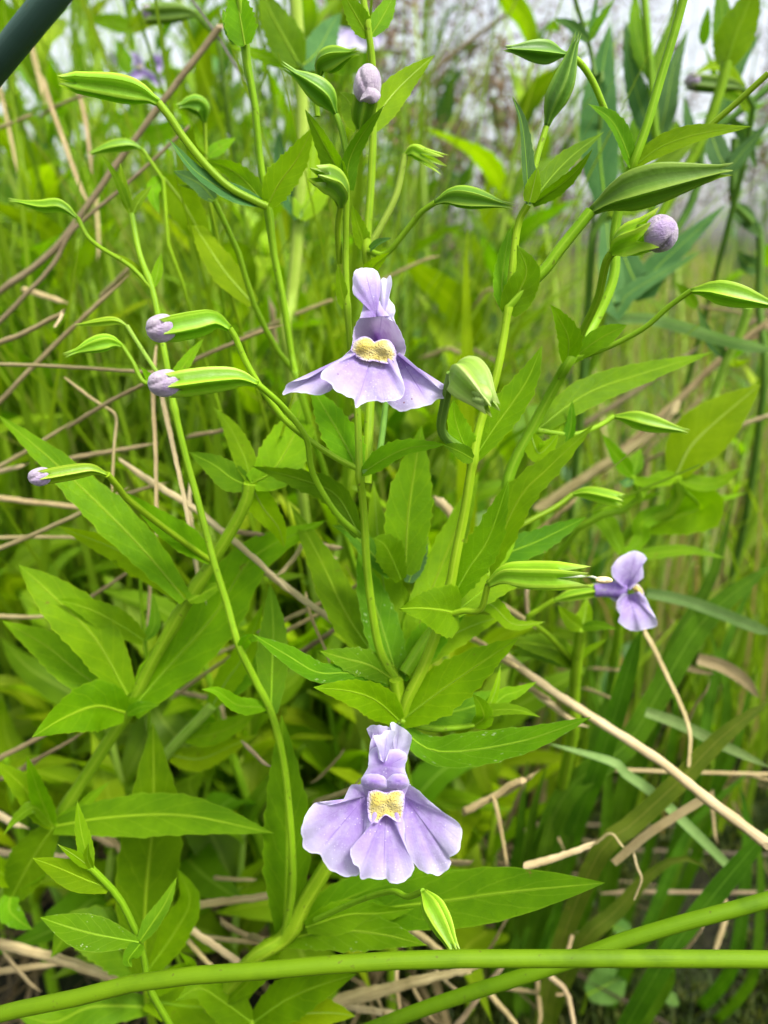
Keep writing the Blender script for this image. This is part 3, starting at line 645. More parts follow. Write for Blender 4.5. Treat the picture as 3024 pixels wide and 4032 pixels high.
# pods on the thin side branch
pod(main, 'A', [(510, 1425), (400, 1345), (270, 1345), (130, 1320)], 92, 150, 148, ([('D', 985, 220), ('D', 850, 80), ('A', 660, 1620), ('A', 570, 1540), (510, 1425)], 149), 34, 'calyx_lime', 'stem', prof_=TAPER, tooth=.2)
pod(main, 'D', [(800, 600), (720, 575), (600, 600), (500, 635)], 118, 148, 145, ([(1115, 880), (945, 840), (870, 710), (800, 600)], 148), 34, 'calyx_lime', 'stem', prof_=TAPER, tooth=.3)
pod(main, 'D', [(830, 470), (760, 440), (640, 450), (530, 462)], 62, 150, 150, ([(1115, 880), (1020, 765), (905, 590), (830, 470)], 148), 34, 'calyx_lime', 'stem_pale', prof_=TAPER, tooth=.15)
# ---- the two open flowers, facing the camera
def flower(tile, tube_pts, tube_d, tube_w, cal, cal_d, cal_w, stalk, stalk_d):
    p = path(tile, tube_pts, tube_d); C = cr(p, 12)
    R = [size(tile, lerpl(tube_w, i/11), 130)/2 for i in range(12)]
    V, F, UV = tube_geo(C, R, 18, cap=False); UV = [(.2, u[1]) for u in UV]
    f = link_mesh('flower', V, F, UV, 'petal', main, origin=C[-1])
    calyx(f, tile, cal, cal_w, cal_d[0], cal_d[1], prof_=FLARE, tooth=.25)
    stem(f, tile, stalk, 44, stalk_d, m='stem_dark', name='flower_stalk', taper=1, lobes=0)
    return f
f1 = flower('E', [(812, 560), (822, 560), (835, 580)], [141, 149, 156], [170, 150, 110], [(850, 640), (842, 600), (832, 575)], (168, 152), 190,
            [(715, 1430), (795, 1390), (828, 1250), (858, 1000), (868, 800), (850, 640)], [139, 139, 143, 150, 160, 168])
petal(f1, 'E', (812, 575), [(642, 625, -1), (650, 500), (690, 415), (740, 375), (810, 362, -.6), (880, 388), (922, 445), (962, 515), (987, 585), (988, 645, -1), (955, 690, -1.5)], 142, 130.5, 'petal_pink', 'throat', bulge=-1.2, ruffle=.1)
petal(f1, 'E', (800, 410), [(690, 420, -.2), (712, 345), (697, 292, .4), (652, 268, -.4), (644, 190, .4), (662, 112, -.3), (735, 91, .9), (797, 108, .8), (826, 165, 1.4), (830, 230, 1.6), (815, 290, 1), (850, 360), (885, 405)], 129.8, 130.2, 'petal', 'upper_lip', bulge=.5, seed=2)
petal(f1, 'E', (850, 410), [(800, 385, .5), (808, 280, 1), (832, 168, .2), (866, 158, 1), (893, 139, .2), (901, 200, -.3), (884, 288, .8), (912, 328, -.2), (923, 368, -.4), (915, 412), (925, 450)], 130.4, 131.0, 'petal_pale', 'upper_lip', bulge=.4, seed=3)
petal(f1, 'E', (655, 640), [(645, 610, .5), (560, 688), (470, 742), (350, 812, -.5), (235, 838, .2), (203, 880, .8), (184, 923, 1.0), (250, 905), (320, 908, -.5), (400, 923), (460, 914, .6), (516, 880, .8), (600, 800), (700, 690)], 129.6, 125.6, 'petal', 'lower_lip', bulge=.8, seed=4)
petal(f1, 'E', (935, 655), [(890, 690), (920, 800), (910, 900, 1), (868, 966, 1), (955, 1026), (1060, 1003, -.6), (1150, 991), (1198, 950, .8), (1250, 938, 1.5), (1268, 868, 1.2), (1218, 884), (1120, 790), (1010, 690), (950, 640, .5)], 129.6, 125.0, 'petal', 'lower_lip', bulge=.8, seed=5)
petal(f1, 'E', (785, 620), [(630, 640, 5), (540, 700, 2.2), (452, 760, .6), (442, 812), (500, 845, .3), (520, 884, .2), (600, 926), (655, 948, .5), (665, 1007, -.6), (720, 974, .4), (790, 962), (850, 968, -.4), (930, 955), (968, 938, .5), (985, 880, .6), (955, 780, 2.2), (925, 680, 5)], 128.2, 121.5, 'petal', 'lower_lip', bulge=1.0, seed=6)
petal(f1, 'E', (785, 620), [(630, 626, .3), (648, 575, 1.2), (690, 545, 1.8), (730, 539, 2), (765, 553, 2), (787, 574, 2.4), (804, 566, 2), (850, 555, 2), (894, 572, 1.5), (928, 638, .3), (920, 694, -.2), (870, 716, -.3), (790, 700, -.2), (735, 700, -.3), (676, 676)], 125.0, 124.4, 'palate', 'palate', rings=16, ruffle=.1, crumple=.15, closed=True, bumps=[(715, 595, 58, 1.5), (856, 612, 58, 1.5)], seed=7)
f2 = flower('K', [(860, 150), (862, 120), (868, 90)], [127, 138, 148], [240, 190, 110], [(872, 40), (870, 70), (868, 90)], (162, 144), 190,
            [('H', 955, 1395), ('H', 930, 1480), ('H', 900, 1600), (880, -20), (872, 40)], [151, 154, 158, 161, 162])
petal(f2, 'K', (862, 300), [(690, 160), (700, 140), (860, 150), (1015, 140), (1020, 170), (1010, 330), (980, 430), (860, 460), (740, 430), (705, 320)], 125.6, 126.0, 'petal', 'lower_lip', closed=True, seed=10)
petal(f2, 'K', (865, 30), [(706, 130, .8), (712, 92, .4), (738, 50, .5), (750, 0, .6), (757, -70, .8), (800, -100, .4), (860, -80), (950, -80, .4), (1000, -40, .8), (985, 40, .5), (1000, 90, .4), (1005, 130, .8), (940, 150, .3), (868, 150), (790, 150, .3)], 123.4, 124.0, 'petal', 'upper_lip', bulge=.2, closed=True, seed=11)
petal(f2, 'K', (782, 132), [(699, 150, .5), (702, 108, .3), (738, 80), (820, 82), (866, 118, .2), (870, 172, .5), (800, 185, .6), (735, 172, .6)], 122.0, 123.3, 'petal', 'upper_lip', bulge=.5, closed=True, ruffle=.1, seed=24)
petal(f2, 'K', (940, 132), [(866, 118, .2), (905, 82), (968, 78), (1004, 102, .3), (1011, 155, .5), (945, 188, .6), (868, 172, .5)], 122.0, 123.3, 'petal', 'upper_lip', bulge=.5, closed=True, ruffle=.1, seed=25)
petal(f2, 'K', (825, 0), [(745, 20, .5), (757, -110), (777, -195), (735, -214, 1.2), (772, -241, .6), (830, -236), (886, -227, .8), (905, -195, .2), (926, -190, -.3), (900, -100, -.4), (868, 10)], 124.0, 125.2, 'petal', 'upper_lip', bulge=-.5, seed=12)
petal(f2, 'K', (925, 0), [(850, 15, .3), (868, -100, .4), (884, -222, .6), (893, -250), (914, -258, .5), (960, -232), (1005, -202, .5), (1031, -160, -.6), (1022, -110, -.3), (1000, -30, -.6), (982, 45, -.4)], 124.3, 124.6, 'petal_pale', 'upper_lip', bulge=-.5, seed=13)
petal(f2, 'K', (848, 5), [(815, -20), (800, -110), (782, -166, -.5), (830, -180), (866, -206, .3), (926, -195, -.3), (890, -90), (868, -10)], 123.2, 122.8, 'petal_pale', 'upper_lip', bulge=.3, seed=14)
petal(f2, 'K', (730, 225), [(705, 150, .3), (655, 146), (628, 160, .5), (583, 246, .6), (530, 275), (480, 281, .3), (440, 264, -.2), (393, 270, .6), (344, 335), (311, 450, -.4), (318, 530, .4), (345, 582), (432, 615, -.4), (460, 660, .2), (490, 703, -.3), (560, 736), (625, 752, .4), (690, 722, .6), (705, 600, 1), (745, 450, 1), (755, 300, 1)], 125.0, 121.6, 'petal', 'lower_lip', bulge=.7, ruffle=.3, seed=15)
petal(f2, 'K', (985, 225), [(960, 330, 1), (980, 470, 1), (1000, 590, .6), (1068, 692, .3), (1150, 731, -.3), (1220, 734, .3), (1272, 705), (1288, 650, .5), (1276, 622, .1), (1332, 588, -.4), (1356, 530), (1358, 440, .5), (1320, 385), (1230, 322, -.4), (1150, 258, .3), (1080, 190), (1015, 146, .4)], 125.0, 121.4, 'petal', 'lower_lip', bulge=.7, ruffle=.3, seed=16)
petal(f2, 'K', (860, 300), [(735, 320, 4), (728, 450, 2), (660, 530, .6), (629, 580), (650, 660), (690, 700, -.2), (696, 757, .4), (760, 764, -.2), (830, 766, .3), (862, 760, .7), (890, 786), (935, 797, -.3), (1000, 768, .3), (1047, 690), (1012, 600, .3), (985, 500, 1.5), (985, 320, 4)], 124.2, 119.6, 'petal', 'lower_lip', bulge=.8, ruffle=.25, seed=17)
petal(f2, 'K', (861, 270), [(744, 195, 1.2), (800, 182, 1.2), (862, 200, 1.2), (910, 187, 1.2), (972, 192, 1.2), (984, 250, .5), (968, 376, -.4), (942, 396, -.7), (885, 360, -.5), (860, 350, -.4), (842, 360, -.5), (802, 398, -.7), (752, 378, -.4), (740, 280, .5)], 122.2, 121.7, 'palate', 'palate', rings=16, ruffle=.08, crumple=.15, closed=True, bumps=[(803, 265, 52, .8), (920, 265, 52, .8)], seed=18)
# lime pod below the lower flower, on the main plant
pod(main, 'K', [(1105, 845), (1150, 920), (1220, 1050), (1290, 1190)], 165, 130, 124, ([(400, 1030), (700, 900), (900, 845), (1000, 880), (1105, 845)], 164), 40, 'calyx_lime', 'stem', prof_=[.3, .55, .85, 1, 1, .98, .9, .78, .62, .5], tooth=.16, spread=.8)
# ---- left plant: thick slanting stem with broad leaves
left = plant('broad leaved plant with a thick slanting stem and one closed lilac bud', 'J',
             [(-120, 1060), (100, 790), (350, 420), ('G', 620, 1659), ('G', 830, 1330), ('G', 1010, 980), ('G', 1220, 610), ('G', 1390, 350), ('G', 1590, 0), ('D', 1630, 1500)], 122, 196, 156, lean=(-.04, .05), taper=.72, swell=[('G', 830, 1330), ('G', 1220, 600), ('G', 1385, 345), (350, 420)])
pod(left, 'D', [(700, 1440), (600, 1405), (470, 1420), (330, 1445)], 112, 133, 129, ([('G', 1375, 345), ('G', 1180, 210), ('D', 860, 1625), ('D', 770, 1520), (700, 1440)], 161), 46, 'calyx_lime', 'stem', bud=((345, 1448), (180, 1462), 122, 129.5, 128), prof_=FLARE, tooth=.2)
LV(left, [
 ('G', [(1375, 340), (1180, 190), (1000, 60), ('D', 830, 1560)], 210, 161, 146, 20, 20, 'leaf', {'teeth': .05, 'peak': .35}),
 ('G', [(1212, 600), (960, 300), (700, 30), ('D', 330, 1340), ('D', -30, 1040)], 270, 163, 158, 12, 14, 'leaf', {'teeth': .08, 'peak': .4}),
 ('G', [(1205, 600), (950, 400), (760, 270), (370, 120)], 200, 163, 170, -35, 16, 'leaf_lime', {'teeth': .05, 'peak': .5}),
 ('G', [(832, 1220), (620, 850), (330, 560), (118, 370)], 350, 172, 166, 14, 16, 'leaf', {'teeth': .05, 'peak': .5}),
 ('G', [(812, 1290), (500, 1060), (300, 900), (10, 735)], 260, 173, 178, 12, 14, 'leaf', {'teeth': .05, 'peak': .42}),
 ('G', [(815, 1335), (630, 1295), (420, 1370), (212, 1497)], 390, 172, 148, -4, 24, 'leaf', {'teeth': .05, 'peak': .35, 'q': 1.3}),
 ('G', [(850, 1330), (1080, 1060), (1400, 700), ('H', 0, 320), ('H', 470, 80)], 390, 173, 178, -8, 10, 'leaf', {'teeth': .05, 'peak': .38}),
 ('G', [(830, 1345), (920, 1300), (1040, 1290)], 90, 172, 166, -20, 20, 'leaf_spot'),
 ('G', [(1230, 610), (1280, 580), (1480, 480)], 130, 163, 168, -20, 20, 'leaf'),
 ('D', [(1640, 1520), (1520, 1470), (1400, 1380), (1235, 1295)], 210, 156, 163, 15, 16, 'leaf_deep', {'teeth': .06}),
 ('D', [(1640, 1500), (1600, 1340), (1500, 1130), (1395, 1000)], 160, 156, 175, 10, 16, 'leaf', {'teeth': .06}),
 ('D', [(1640, 1500), ('E', 120, 1420), ('E', 250, 1200), ('E', 330, 900)], 330, 156, 176, -10, 14, 'leaf', {'peak': .4}),
 ('D', [(1640, 1510), ('H', 60, 0), ('H', 160, 130), ('H', 200, 260)], 190, 156, 168, -15, 16, 'leaf_lime'),
 ('J', [(362, 420), (700, 365), (1200, 350), ('K', 130, 466)], 300, 181, 165, -14, 16, 'leaf_deep', {'peak': .45, 'teeth': .05}),
 ('J', [(345, 430), (220, 620), (120, 800), (30, 980)], 300, 181, 190, 8, 14, 'leaf_deep', {'peak': .4}),
 ('J', [(345, 415), (240, 280), (120, 130), (-60, -20)], 190, 181, 172, 15, 20, 'leaf'),
 ('J', [(340, 410), (260, 220), (175, -40)], 140, 181, 168, -15, 22, 'leaf'),
 ('J', [(340, 410), (230, 300), (120, 360), (20, 480)], 110, 181, 166, 20, 22, 'leaf_spot'),
 ('J', [(350, 405), (520, 310), (600, 230), (722, 125)], 100, 181, 186, -15, 20, 'leaf'),
 ('J', [(90, 810), (180, 770), (340, 705)], 100, 190, 184, -15, 20, 'leaf'),
 ('J', [(80, 830), (60, 960), (130, 1040), (212, 1095)], 150, 190, 180, 15, 20, 'leaf_spot'),
 ('J', [(100, 790), (-20, 700), (-120, 560)], 160, 190, 180, 15, 20, 'leaf'),
])
def sprig(label, tile, pts, wpx, d0, d1, leaves, m='stem', lean=(0, .03), group=None, name='leafy_plant', taper=.7):
    e = plant(label, tile, pts, wpx, d0, d1, m=m, lean=lean, name=name, group=group, taper=taper); LV(e, leaves); return e
# small plant at lower left with a speckled leaf
small = sprig('small leafy plant with one pale-speckled leaf above the horizontal rush', 'J', [(985, 1500), (960, 1390), (912, 1175), (790, 910), (700, 800), (590, 690)], 62, 150, 136, [
 ('J', [(905, 1178), (640, 1130), (450, 1080), (262, 1015)], 225, 142, 134, 10, 14, 'leaf_spot', {'peak': .5, 'base': .2, 'teeth': .02}),
 ('J', [(712, 825), (560, 770), (400, 700), (215, 630)], 190, 139, 132, -15, 18, 'leaf', {'peak': .45, 'teeth': .02}),
 ('J', [(590, 695), (550, 540), (525, 420), (505, 255)], 115, 136, 138, 15, 22, 'leaf'),
 ('J', [(590, 690), (500, 620), (378, 540)], 75, 136, 132, -10, 22, 'leaf_lime'),
 ('J', [(915, 1170), (1010, 1030), (1080, 920), (1155, 755)], 130, 142, 148, -20, 22, 'leaf_deep'),
 ('J', [(600, 700), (570, 620), (580, 530)], 70, 136, 134, -30, 22, 'leaf'),
 ('J', [(915, 1190), (840, 1290), (860, 1340)], 120, 142, 136, 10, 20, 'leaf_deep'),
], name='leafy_plant')
big = sprig('plant with one very broad dark upright leaf behind the small speckled plant', 'J', [(1010, 1750), (940, 1380)], 70, 205, 190, [
 ('J', [(940, 1380), (950, 900), (1000, 350), ('G', 1000, 1400)], 430, 190, 178, 5, 14, 'leaf_deep', {'peak': .45, 'teeth': .05}),
 ('J', [(940, 1400), (700, 1150), (480, 1100), (330, 1280)], 330, 190, 185, 10, 14, 'leaf_deep', {'peak': .45}),
 ('J', [(940, 1400), (1150, 1100), (1240, 900), (1160, 700)], 230, 190, 184, -15, 14, 'leaf', {'peak': .45}),
 ('J', [(950, 1500), (1150, 1400), (1250, 1330), (1168, 1238)], 150, 194, 178, -15, 14, 'leaf'),
 ('J', [(960, 1560), (1300, 1600), (1500, 1550), ('K', 60, 1420)], 300, 196, 180, -15, 14, 'leaf', {'peak': .45}),
 ('J', [(980, 1600), (600, 1600), (350, 1700), (100, 1640)], 260, 198, 190, 15, 14, 'leaf_deep', {'peak': .45}),
], name='leafy_plant')
sprig('plant of broad leaves lying under the horizontal rush', 'K', [(-60, 1900), (0, 1700)], 70, 190, 180, [
 ('K', [(0, 1700), (200, 1560), (400, 1470), (670, 1385)], 300, 180, 165, -15, 12, 'leaf', {'peak': .4}),
 ('K', [(0, 1720), (300, 1650), (500, 1640), (660, 1659)], 260, 180, 170, -15, 12, 'leaf_lime', {'peak': .4}),
 ('K', [(-20, 1700), ('J', 1450, 1560), ('J', 1300, 1480), ('J', 1150, 1560)], 240, 180, 172, 10, 12, 'leaf', {'peak': .4}),
], name='leafy_plant')
sprig('slim shoot with a narrow leaf standing behind the broad left-hand leaves', 'G', [(965, 1080), (942, 870), (925, 620), (912, 420)], 40, 182, 172, [
 ('G', [(938, 865), (760, 750), (580, 660), (375, 598)], 195, 177, 166, 10, 16, 'leaf', {'peak': .4}),
 ('G', [(915, 440), (840, 380), (720, 345)], 110, 172, 166, 10, 18, 'leaf_lime'),
 ('G', [(945, 865), (1010, 760), (1000, 560)], 90, 177, 182, -15, 18, 'leaf_deep'),
], name='leafy_plant')
sprig('pair of thick pale shoots rising behind the slender side branch', 'J', [(900, 300), ('G', 1080, 1620), ('G', 1390, 1290)], 105, 212, 196, [
 ('G', [(1390, 1290), (1480, 1130), (1600, 950), ('H', 60, 620)], 180, 196, 190, -8, 14, 'leaf_lime'),
 ('G', [(1385, 1290), (1450, 1200), ('H', 30, 1000), ('H', 220, 800)], 200, 196, 204, -8, 14, 'leaf'),
 ('G', [(1200, 1500), (1380, 1480), (1560, 1400), ('H', 60, 1250)], 160, 202, 196, -10, 14, 'leaf'),
 ('G', [(1090, 1610), (1300, 1640), (1500, 1560), ('H', 20, 1480)], 170, 206, 198, -10, 14, 'leaf_lime'),
], name='leafy_plant', m='stem_pale')
# tall slender stem on the upper left, pod handled above; its own leaves
tall = plant('tall slender stem with opposite leaves rising left of the upper flower', 'E', [(330, 1000), (282, 800), (252, 700), (190, 300), (130, 0), ('B', 90, 1345), ('B', 40, 1050), ('B', 0, 640), ('A', 1625, 500), ('A', 1600, 290), ('A', 1560, -60)], 62, 168, 140, lean=(.03, .06), taper=.75, swell=[('B', 90, 1345), ('A', 1600, 290)])
LV(tall, [
 ('B', [(90, 1340), (170, 1190), (280, 1040), (390, 825)], 225, 147, 141, -14, 18, 'leaf', D5),
 ('B', [(80, 1345), ('A', 1520, 1270), ('A', 1280, 1120), ('A', 1100, 905)], 160, 147, 139, 40, 24, 'leaf_blue', {'teeth': .04}),
 ('B', [(80, 1345), ('A', 1600, 1180), ('A', 1490, 1100), ('A', 1330, 1045)], 170, 147, 152, -20, 18, 'leaf', D5),
 ('A', [(1600, 295), (1575, 150), (1530, -120)], 230, 142, 140, -12, 20, 'leaf', {'teeth': .1, 'base': .5}),
 ('A', [(1598, 300), (1520, 200), (1455, 60)], 130, 142, 146, 20, 20, 'leaf_deep'),
])
calpod = None
sprig('slender stem forking into a pair of narrow leaves, left of the tall stem', 'E', [(260, 760), (160, 640), (0, 330), ('D', 1560, 0), ('A', 1480, 1480), ('A', 1400, 1310)], 62, 180, 160, [
 ('A', [(1398, 1310), (1290, 1240), (1160, 1205)], 60, 160, 156, 40, 24, 'leaf_lime'),
 ('A', [(1400, 1305), (1300, 1200), (1130, 1115)], 150, 160, 154, 20, 20, 'leaf_blue'),
 ('A', [(1410, 1310), (1420, 1200), (1400, 1050)], 90, 160, 168, -20, 20, 'leaf'),
 ('E', [(0, 330), ('D', 1540, 200), ('D', 1430, 60), ('A', 1160, 1300)], 200, 176, 190, 15, 14, 'leaf_lime'),
], lean=(.02, .08))
sprig('thick pale green stem seen blurred beside the tall slender stem', 'E', [(225, 700), (240, 350), (275, 0), ('B', 290, 1450), ('B', 310, 1100), ('B', 320, 800), ('B', 300, 400), ('B', 265, -80)], 100, 225, 205, [
 ('B', [(295, 1430), (380, 1250), (390, 1000), (450, 850)], 240, 214, 225, -10, 14, 'leaf_lime'),
 ('B', [(290, 1430), (200, 1200), (170, 1000), (160, 850)], 150, 214, 225, 10, 14, 'leaf_blue'),
 ('B', [(300, 430), (200, 250), (120, 100), (30, -100)], 260, 207, 200, 10, 14, 'leaf_deep'),
 ('B', [(300, 430), (120, 390), (0, 345), ('A', 1500, 300)], 100, 207, 212, 20, 18, 'leaf_lime'),
 ('B', [(310, 440), (420, 330), (500, 180), (570, 80)], 210, 207, 230, -10, 14, 'leaf_blue'),
], m='stem_pale', lean=(.02, .12), taper=.9)
sprig('thin pale stem with a nodding round pod in the blurred upper left thicket', 'A', [(1380, 1400), (1352, 1000), (1335, 800)], 40, 190, 176, [], lean=(.0, .1))
# ---- side-on flower on the right
side = plant('plant with a small lilac flower seen from the side above wide grass blades', 'I', [(420, 1500), (430, 1250), (450, 1000), (478, 785)], 120, 215, 190, m='stem', lean=(0, .05), taper=.7)
sf = calyx(side, 'I', [(300, 605), (400, 570), (500, 548), (580, 535)], 90, 178, 176, m='calyx_lime', name='flower', prof_=FLARE, tooth=.2)
stem(sf, 'I', [(430, 1000), (250, 820), (130, 725), (210, 660), (300, 605)], 40, [200, 188, 182, 180, 178], taper=1, name='flower_stalk', lobes=0)
stem(sf, 'I', [(560, 538), (660, 530), (760, 545)], 95, 176, taper=1.5, m='petal', name='corolla_tube', lobes=0, k=12)
petal(sf, 'I', (775, 525), [(735, 505), (684, 450, -1), (678, 390, -1), (720, 330), (790, 290, .5), (850, 284), (892, 310, 1), (906, 336, 1.5), (880, 372), (886, 450), (840, 492), (800, 535)], 175, 173, 'petal', 'upper_lip', bulge=1, seed=21)
petal(sf, 'I', (790, 565), [(755, 555), (712, 610, -1), (712, 660), (732, 700, -.5), (722, 742), (780, 790), (830, 806, 1), (880, 796), (970, 772, 1), (966, 720), (930, 650, 1), (902, 590), (860, 545)], 175, 172, 'petal', 'lower_lip', bulge=1, seed=22)
petal(sf, 'I', (745, 560), [(700, 560), (660, 575), (700, 612), (760, 600), (770, 570)], 175.5, 176, 'petal_pale', 'lower_lip', seed=23)
petal(sf, 'I', (845, 535), [(808, 522), (845, 496), (884, 540), (882, 575), (832, 555)], 171.5, 173.5, 'palate', 'palate', closed=True, ruffle=.05)
LV(side, [
 ('I', [(478, 785), (400, 730), (325, 635)], 120, 190, 186, 15, 20, 'leaf'),
 ('I', [(482, 780), (505, 690), (515, 590)], 120, 190, 196, -15, 20, 'leaf_lime'),
 ('I', [(485, 785), (590, 770), (712, 792)], 85, 190, 184, -25, 20, 'leaf_deep'),
 ('I', [(445, 1000), (540, 920), (655, 855)], 55, 201, 196, -25, 20, 'leaf_lime'),
 ('I', [(440, 1010), (330, 930), (180, 890), (-20, 870)], 190, 201, 186, 20, 16, 'leaf_deep', D5),
 ('I', [(436, 1030), (350, 1000), (150, 950), (0, 930)], 120, 201, 192, 35, 16, 'leaf_deep', D5),
])
# ---- broad-leaved plants at the right, softly blurred
sprig('plant with a wide lime leaf pointing up beside the grass at right', 'I', [(760, 480), (740, 200), ('F', 1090, 1659), ('F', 1100, 1450)], 100, 236, 214, [
 ('F', [(1100, 1440), (1200, 1250), (1400, 1060), (1652, 850)], 370, 214, 206, -8, 12, 'leaf_lime', {'peak': .4, 'teeth': .03}),
 ('F', [(1100, 1450), (980, 1480), (900, 1530), (880, 1600)], 120, 214, 205, 15, 18, 'leaf'),
 ('F', [(1100, 1460), (1250, 1500), (1380, 1490), (1530, 1390)], 120, 214, 208, -20, 18, 'leaf'),
 ('F', [(1110, 1500), (1250, 1650), ('I', 1100, 60), ('I', 880, 170)], 330, 216, 225, 10, 12, 'leaf', {'peak': .4}),
 ('I', [(745, 300), (680, 160), (630, 0), ('F', 1020, 1560)], 140, 220, 226, 15, 14, 'leaf'),
 ('I', [(760, 310), (870, 200), (930, 60), ('F', 1560, 1560)], 130, 220, 226, -15, 14, 'leaf'),
 ('I', [(755, 320), (1000, 290), (1200, 280), (1430, 330)], 100, 220, 214, -25, 18, 'leaf_deep'),
], lean=(.0, .06))
sprig('young shoot with crowded small leaves between the tan straws at right', 'I', [(330, 300), ('F', 830, 1640), ('F', 810, 1450)], 60, 226, 208, [
 ('F', [(805, 1450), (720, 1330), (615, 1175)], 115, 208, 202, 15, 20, 'leaf'),
 ('F', [(812, 1450), (840, 1370), (865, 1265)], 105, 208, 214, -10, 20, 'leaf_deep'),
 ('F', [(810, 1460), (880, 1490), (1080, 1480)], 80, 208, 203, -20, 20, 'leaf'),
 ('F', [(805, 1470), (770, 1500), (720, 1490)], 70, 208, 203, 20, 20, 'leaf_blue'),
], lean=(0, .06))
sprig('upright stem with narrow paired leaves behind the long bent pale blade', 'F', [(1260, 1250), (1340, 950), (1435, 680), (1510, 540), (1560, 390), (1572, 345)], 85, 250, 226, [
 ('F', [(1430, 680), (1320, 560), (1235, 340)], 90, 236, 228, 20, 20, 'leaf_blue'),
 ('F', [(1440, 680), (1520, 620), (1640, 560)], 80, 236, 230, -20, 20, 'leaf'),
 ('F', [(1440, 690), (1500, 720), (1580, 690)], 60, 236, 228, -20, 20, 'leaf_lime'),
 ('F', [(1235, 350), (1180, 280), (1090, 180)], 90, 236, 228, 20, 20, 'leaf'),
], m='stem_pale', lean=(0, .1))
sprig('tall plant with a huge smooth blue-green leaf standing against the sky', 'F', [(460, 1200), (520, 400), ('C', 560, 1500), ('C', 640, 1380)], 80, 270, 240, [
 ('C', [(640, 1370), (600, 1000), (600, 600), (672, 140)], 270, 240, 236, 5, 10, 'leaf_blue', {'peak': .4, 'teeth': .03}),
 ('C', [(640, 1375), (850, 1300), (1000, 1100), (1250, 900)], 200, 240, 250, -10, 12, 'leaf'),
 ('C', [(650, 1380), ('F', 850, 200), ('F', 1000, 60), ('C', 1430, 1330)], 200, 242, 236, -10, 12, 'leaf_blue', {'peak': .4}),
 ('C', [(640, 1390), ('F', 700, 350), ('F', 800, 250), ('F', 1280, -30)], 170, 242, 234, -20, 12, 'leaf_blue'),
], lean=(0, .1), m='stem_dark')
sprig('tall stem with paired broad leaves rising at the right edge', 'F', [(300, 900), (560, 500), ('C', 1180, 1080), ('C', 1350, 700), ('C', 1418, 460), ('C', 1428, 400)], 95, 262, 226, [
 ('C', [(1425, 430), (1480, 250), (1560, 50), (1640, -150)], 260, 230, 222, -8, 12, 'leaf', {'base': .5}),
 ('C', [(1420, 430), (1410, 250), (1400, 80), (1380, -150)], 150, 230, 236, 10, 12, 'leaf_deep', {'base': .5}),
 ('C', [(1300, 800), (1420, 1080), (1560, 960), (1720, 780)], 150, 236, 226, -15, 14, 'leaf_blue'),
], lean=(-.02, .1))
sprig('dark narrow-leaved stem crossing behind the tall right-hand stems', 'F', [(560, 700), ('C', 1190, 1350), ('C', 1270, 950), ('C', 1450, 780), ('C', 1720, 560)], 75, 290, 260, [
 ('C', [(1270, 950), (1400, 700), (1520, 420), (1660, 200)], 120, 275, 270, -15, 14, 'leaf_blue'),
 ('C', [(1450, 780), (1560, 900), (1620, 1100)], 90, 268, 262, 15, 14, 'leaf_blue'),
 ('C', [(1250, 1050), (1180, 800), (1150, 620)], 90, 280, 285, 10, 14, 'leaf_blue'),
], m='stem_dark', lean=(-.02, .12))
sprig('bunched upright stem of long leaves behind the far right stem', 'F', [(520, 800), ('C', 1000, 1200), ('C', 970, 950), ('C', 935, 500), ('C', 885, -60)], 70, 262, 240, [
 ('C', [(975, 960), (870, 700), (800, 420), (765, 130)], 150, 252, 248, 10, 14, 'leaf_blue'),
 ('C', [(975, 960), (1030, 720), (1080, 450), (1180, 180)], 150, 252, 258, -10, 14, 'leaf_blue'),
 ('C', [(940, 520), (860, 300), (830, 120), (840, -100)], 120, 246, 250, 10, 14, 'leaf'),
 ('C', [(945, 560), (1010, 350), (1080, 150), (1100, -80)], 110, 246, 252, -10, 14, 'leaf_deep'),
 ('C', [(985, 1000), (1080, 900), (1100, 780)], 150, 253, 262, -10, 14, 'leaf'),
 ('C', [(985, 1010), (880, 960), (830, 850), (850, 700)], 120, 253, 262, 10, 14, 'leaf'),
], m='stem', lean=(-.02, .1))
sprig('thin bluish stem forking into small leaves against the pale sky', 'C', [(600, 900), (565, 480), (525, 270), (455, 60), (420, -60)], 46, 240, 220, [
 ('C', [(525, 270), (420, 170), (300, 118)], 80, 226, 222, 15, 18, 'leaf_blue'),
 ('C', [(530, 270), (590, 150), (700, -10)], 70, 226, 222, -15, 18, 'leaf_deep'),
 ('C', [(530, 270), (560, 120), (585, -60)], 50, 226, 230, -25, 18, 'leaf_blue'),
 ('C', [(565, 470), (610, 620), (600, 760)], 90, 232, 228, 10, 16, 'leaf_blue'),
], m='stem_dark', lean=(0, .12))
sb_ = sprig('blurred plant with a grey closed bud pointing left among the right-hand stems', 'C', [(1560, 1000), (1580, 720), (1545, 590)], 60, 262, 250, [
 ('C', [(1280, 290), (1290, 180), (1310, 40)], 80, 250, 246, -10, 18, 'leaf'),
 ('C', [(1575, 700), (1480, 640), (1380, 560), (1280, 290)], 60, 256, 250, 20, 18, 'leaf'),
 ('C', [(1570, 720), (1400, 440), (1210, 480)], 110, 256, 250, 20, 18, 'leaf_lime'),
], m='stem_dark', lean=(0, .12))
pod(sb_, 'C', [(1545, 580), (1460, 555), (1340, 545), (1240, 535)], 110, 250, 246, m='calyx_dark', bud=((1250, 535), (1160, 520), 95, 246, 245), prof_=FLARE)
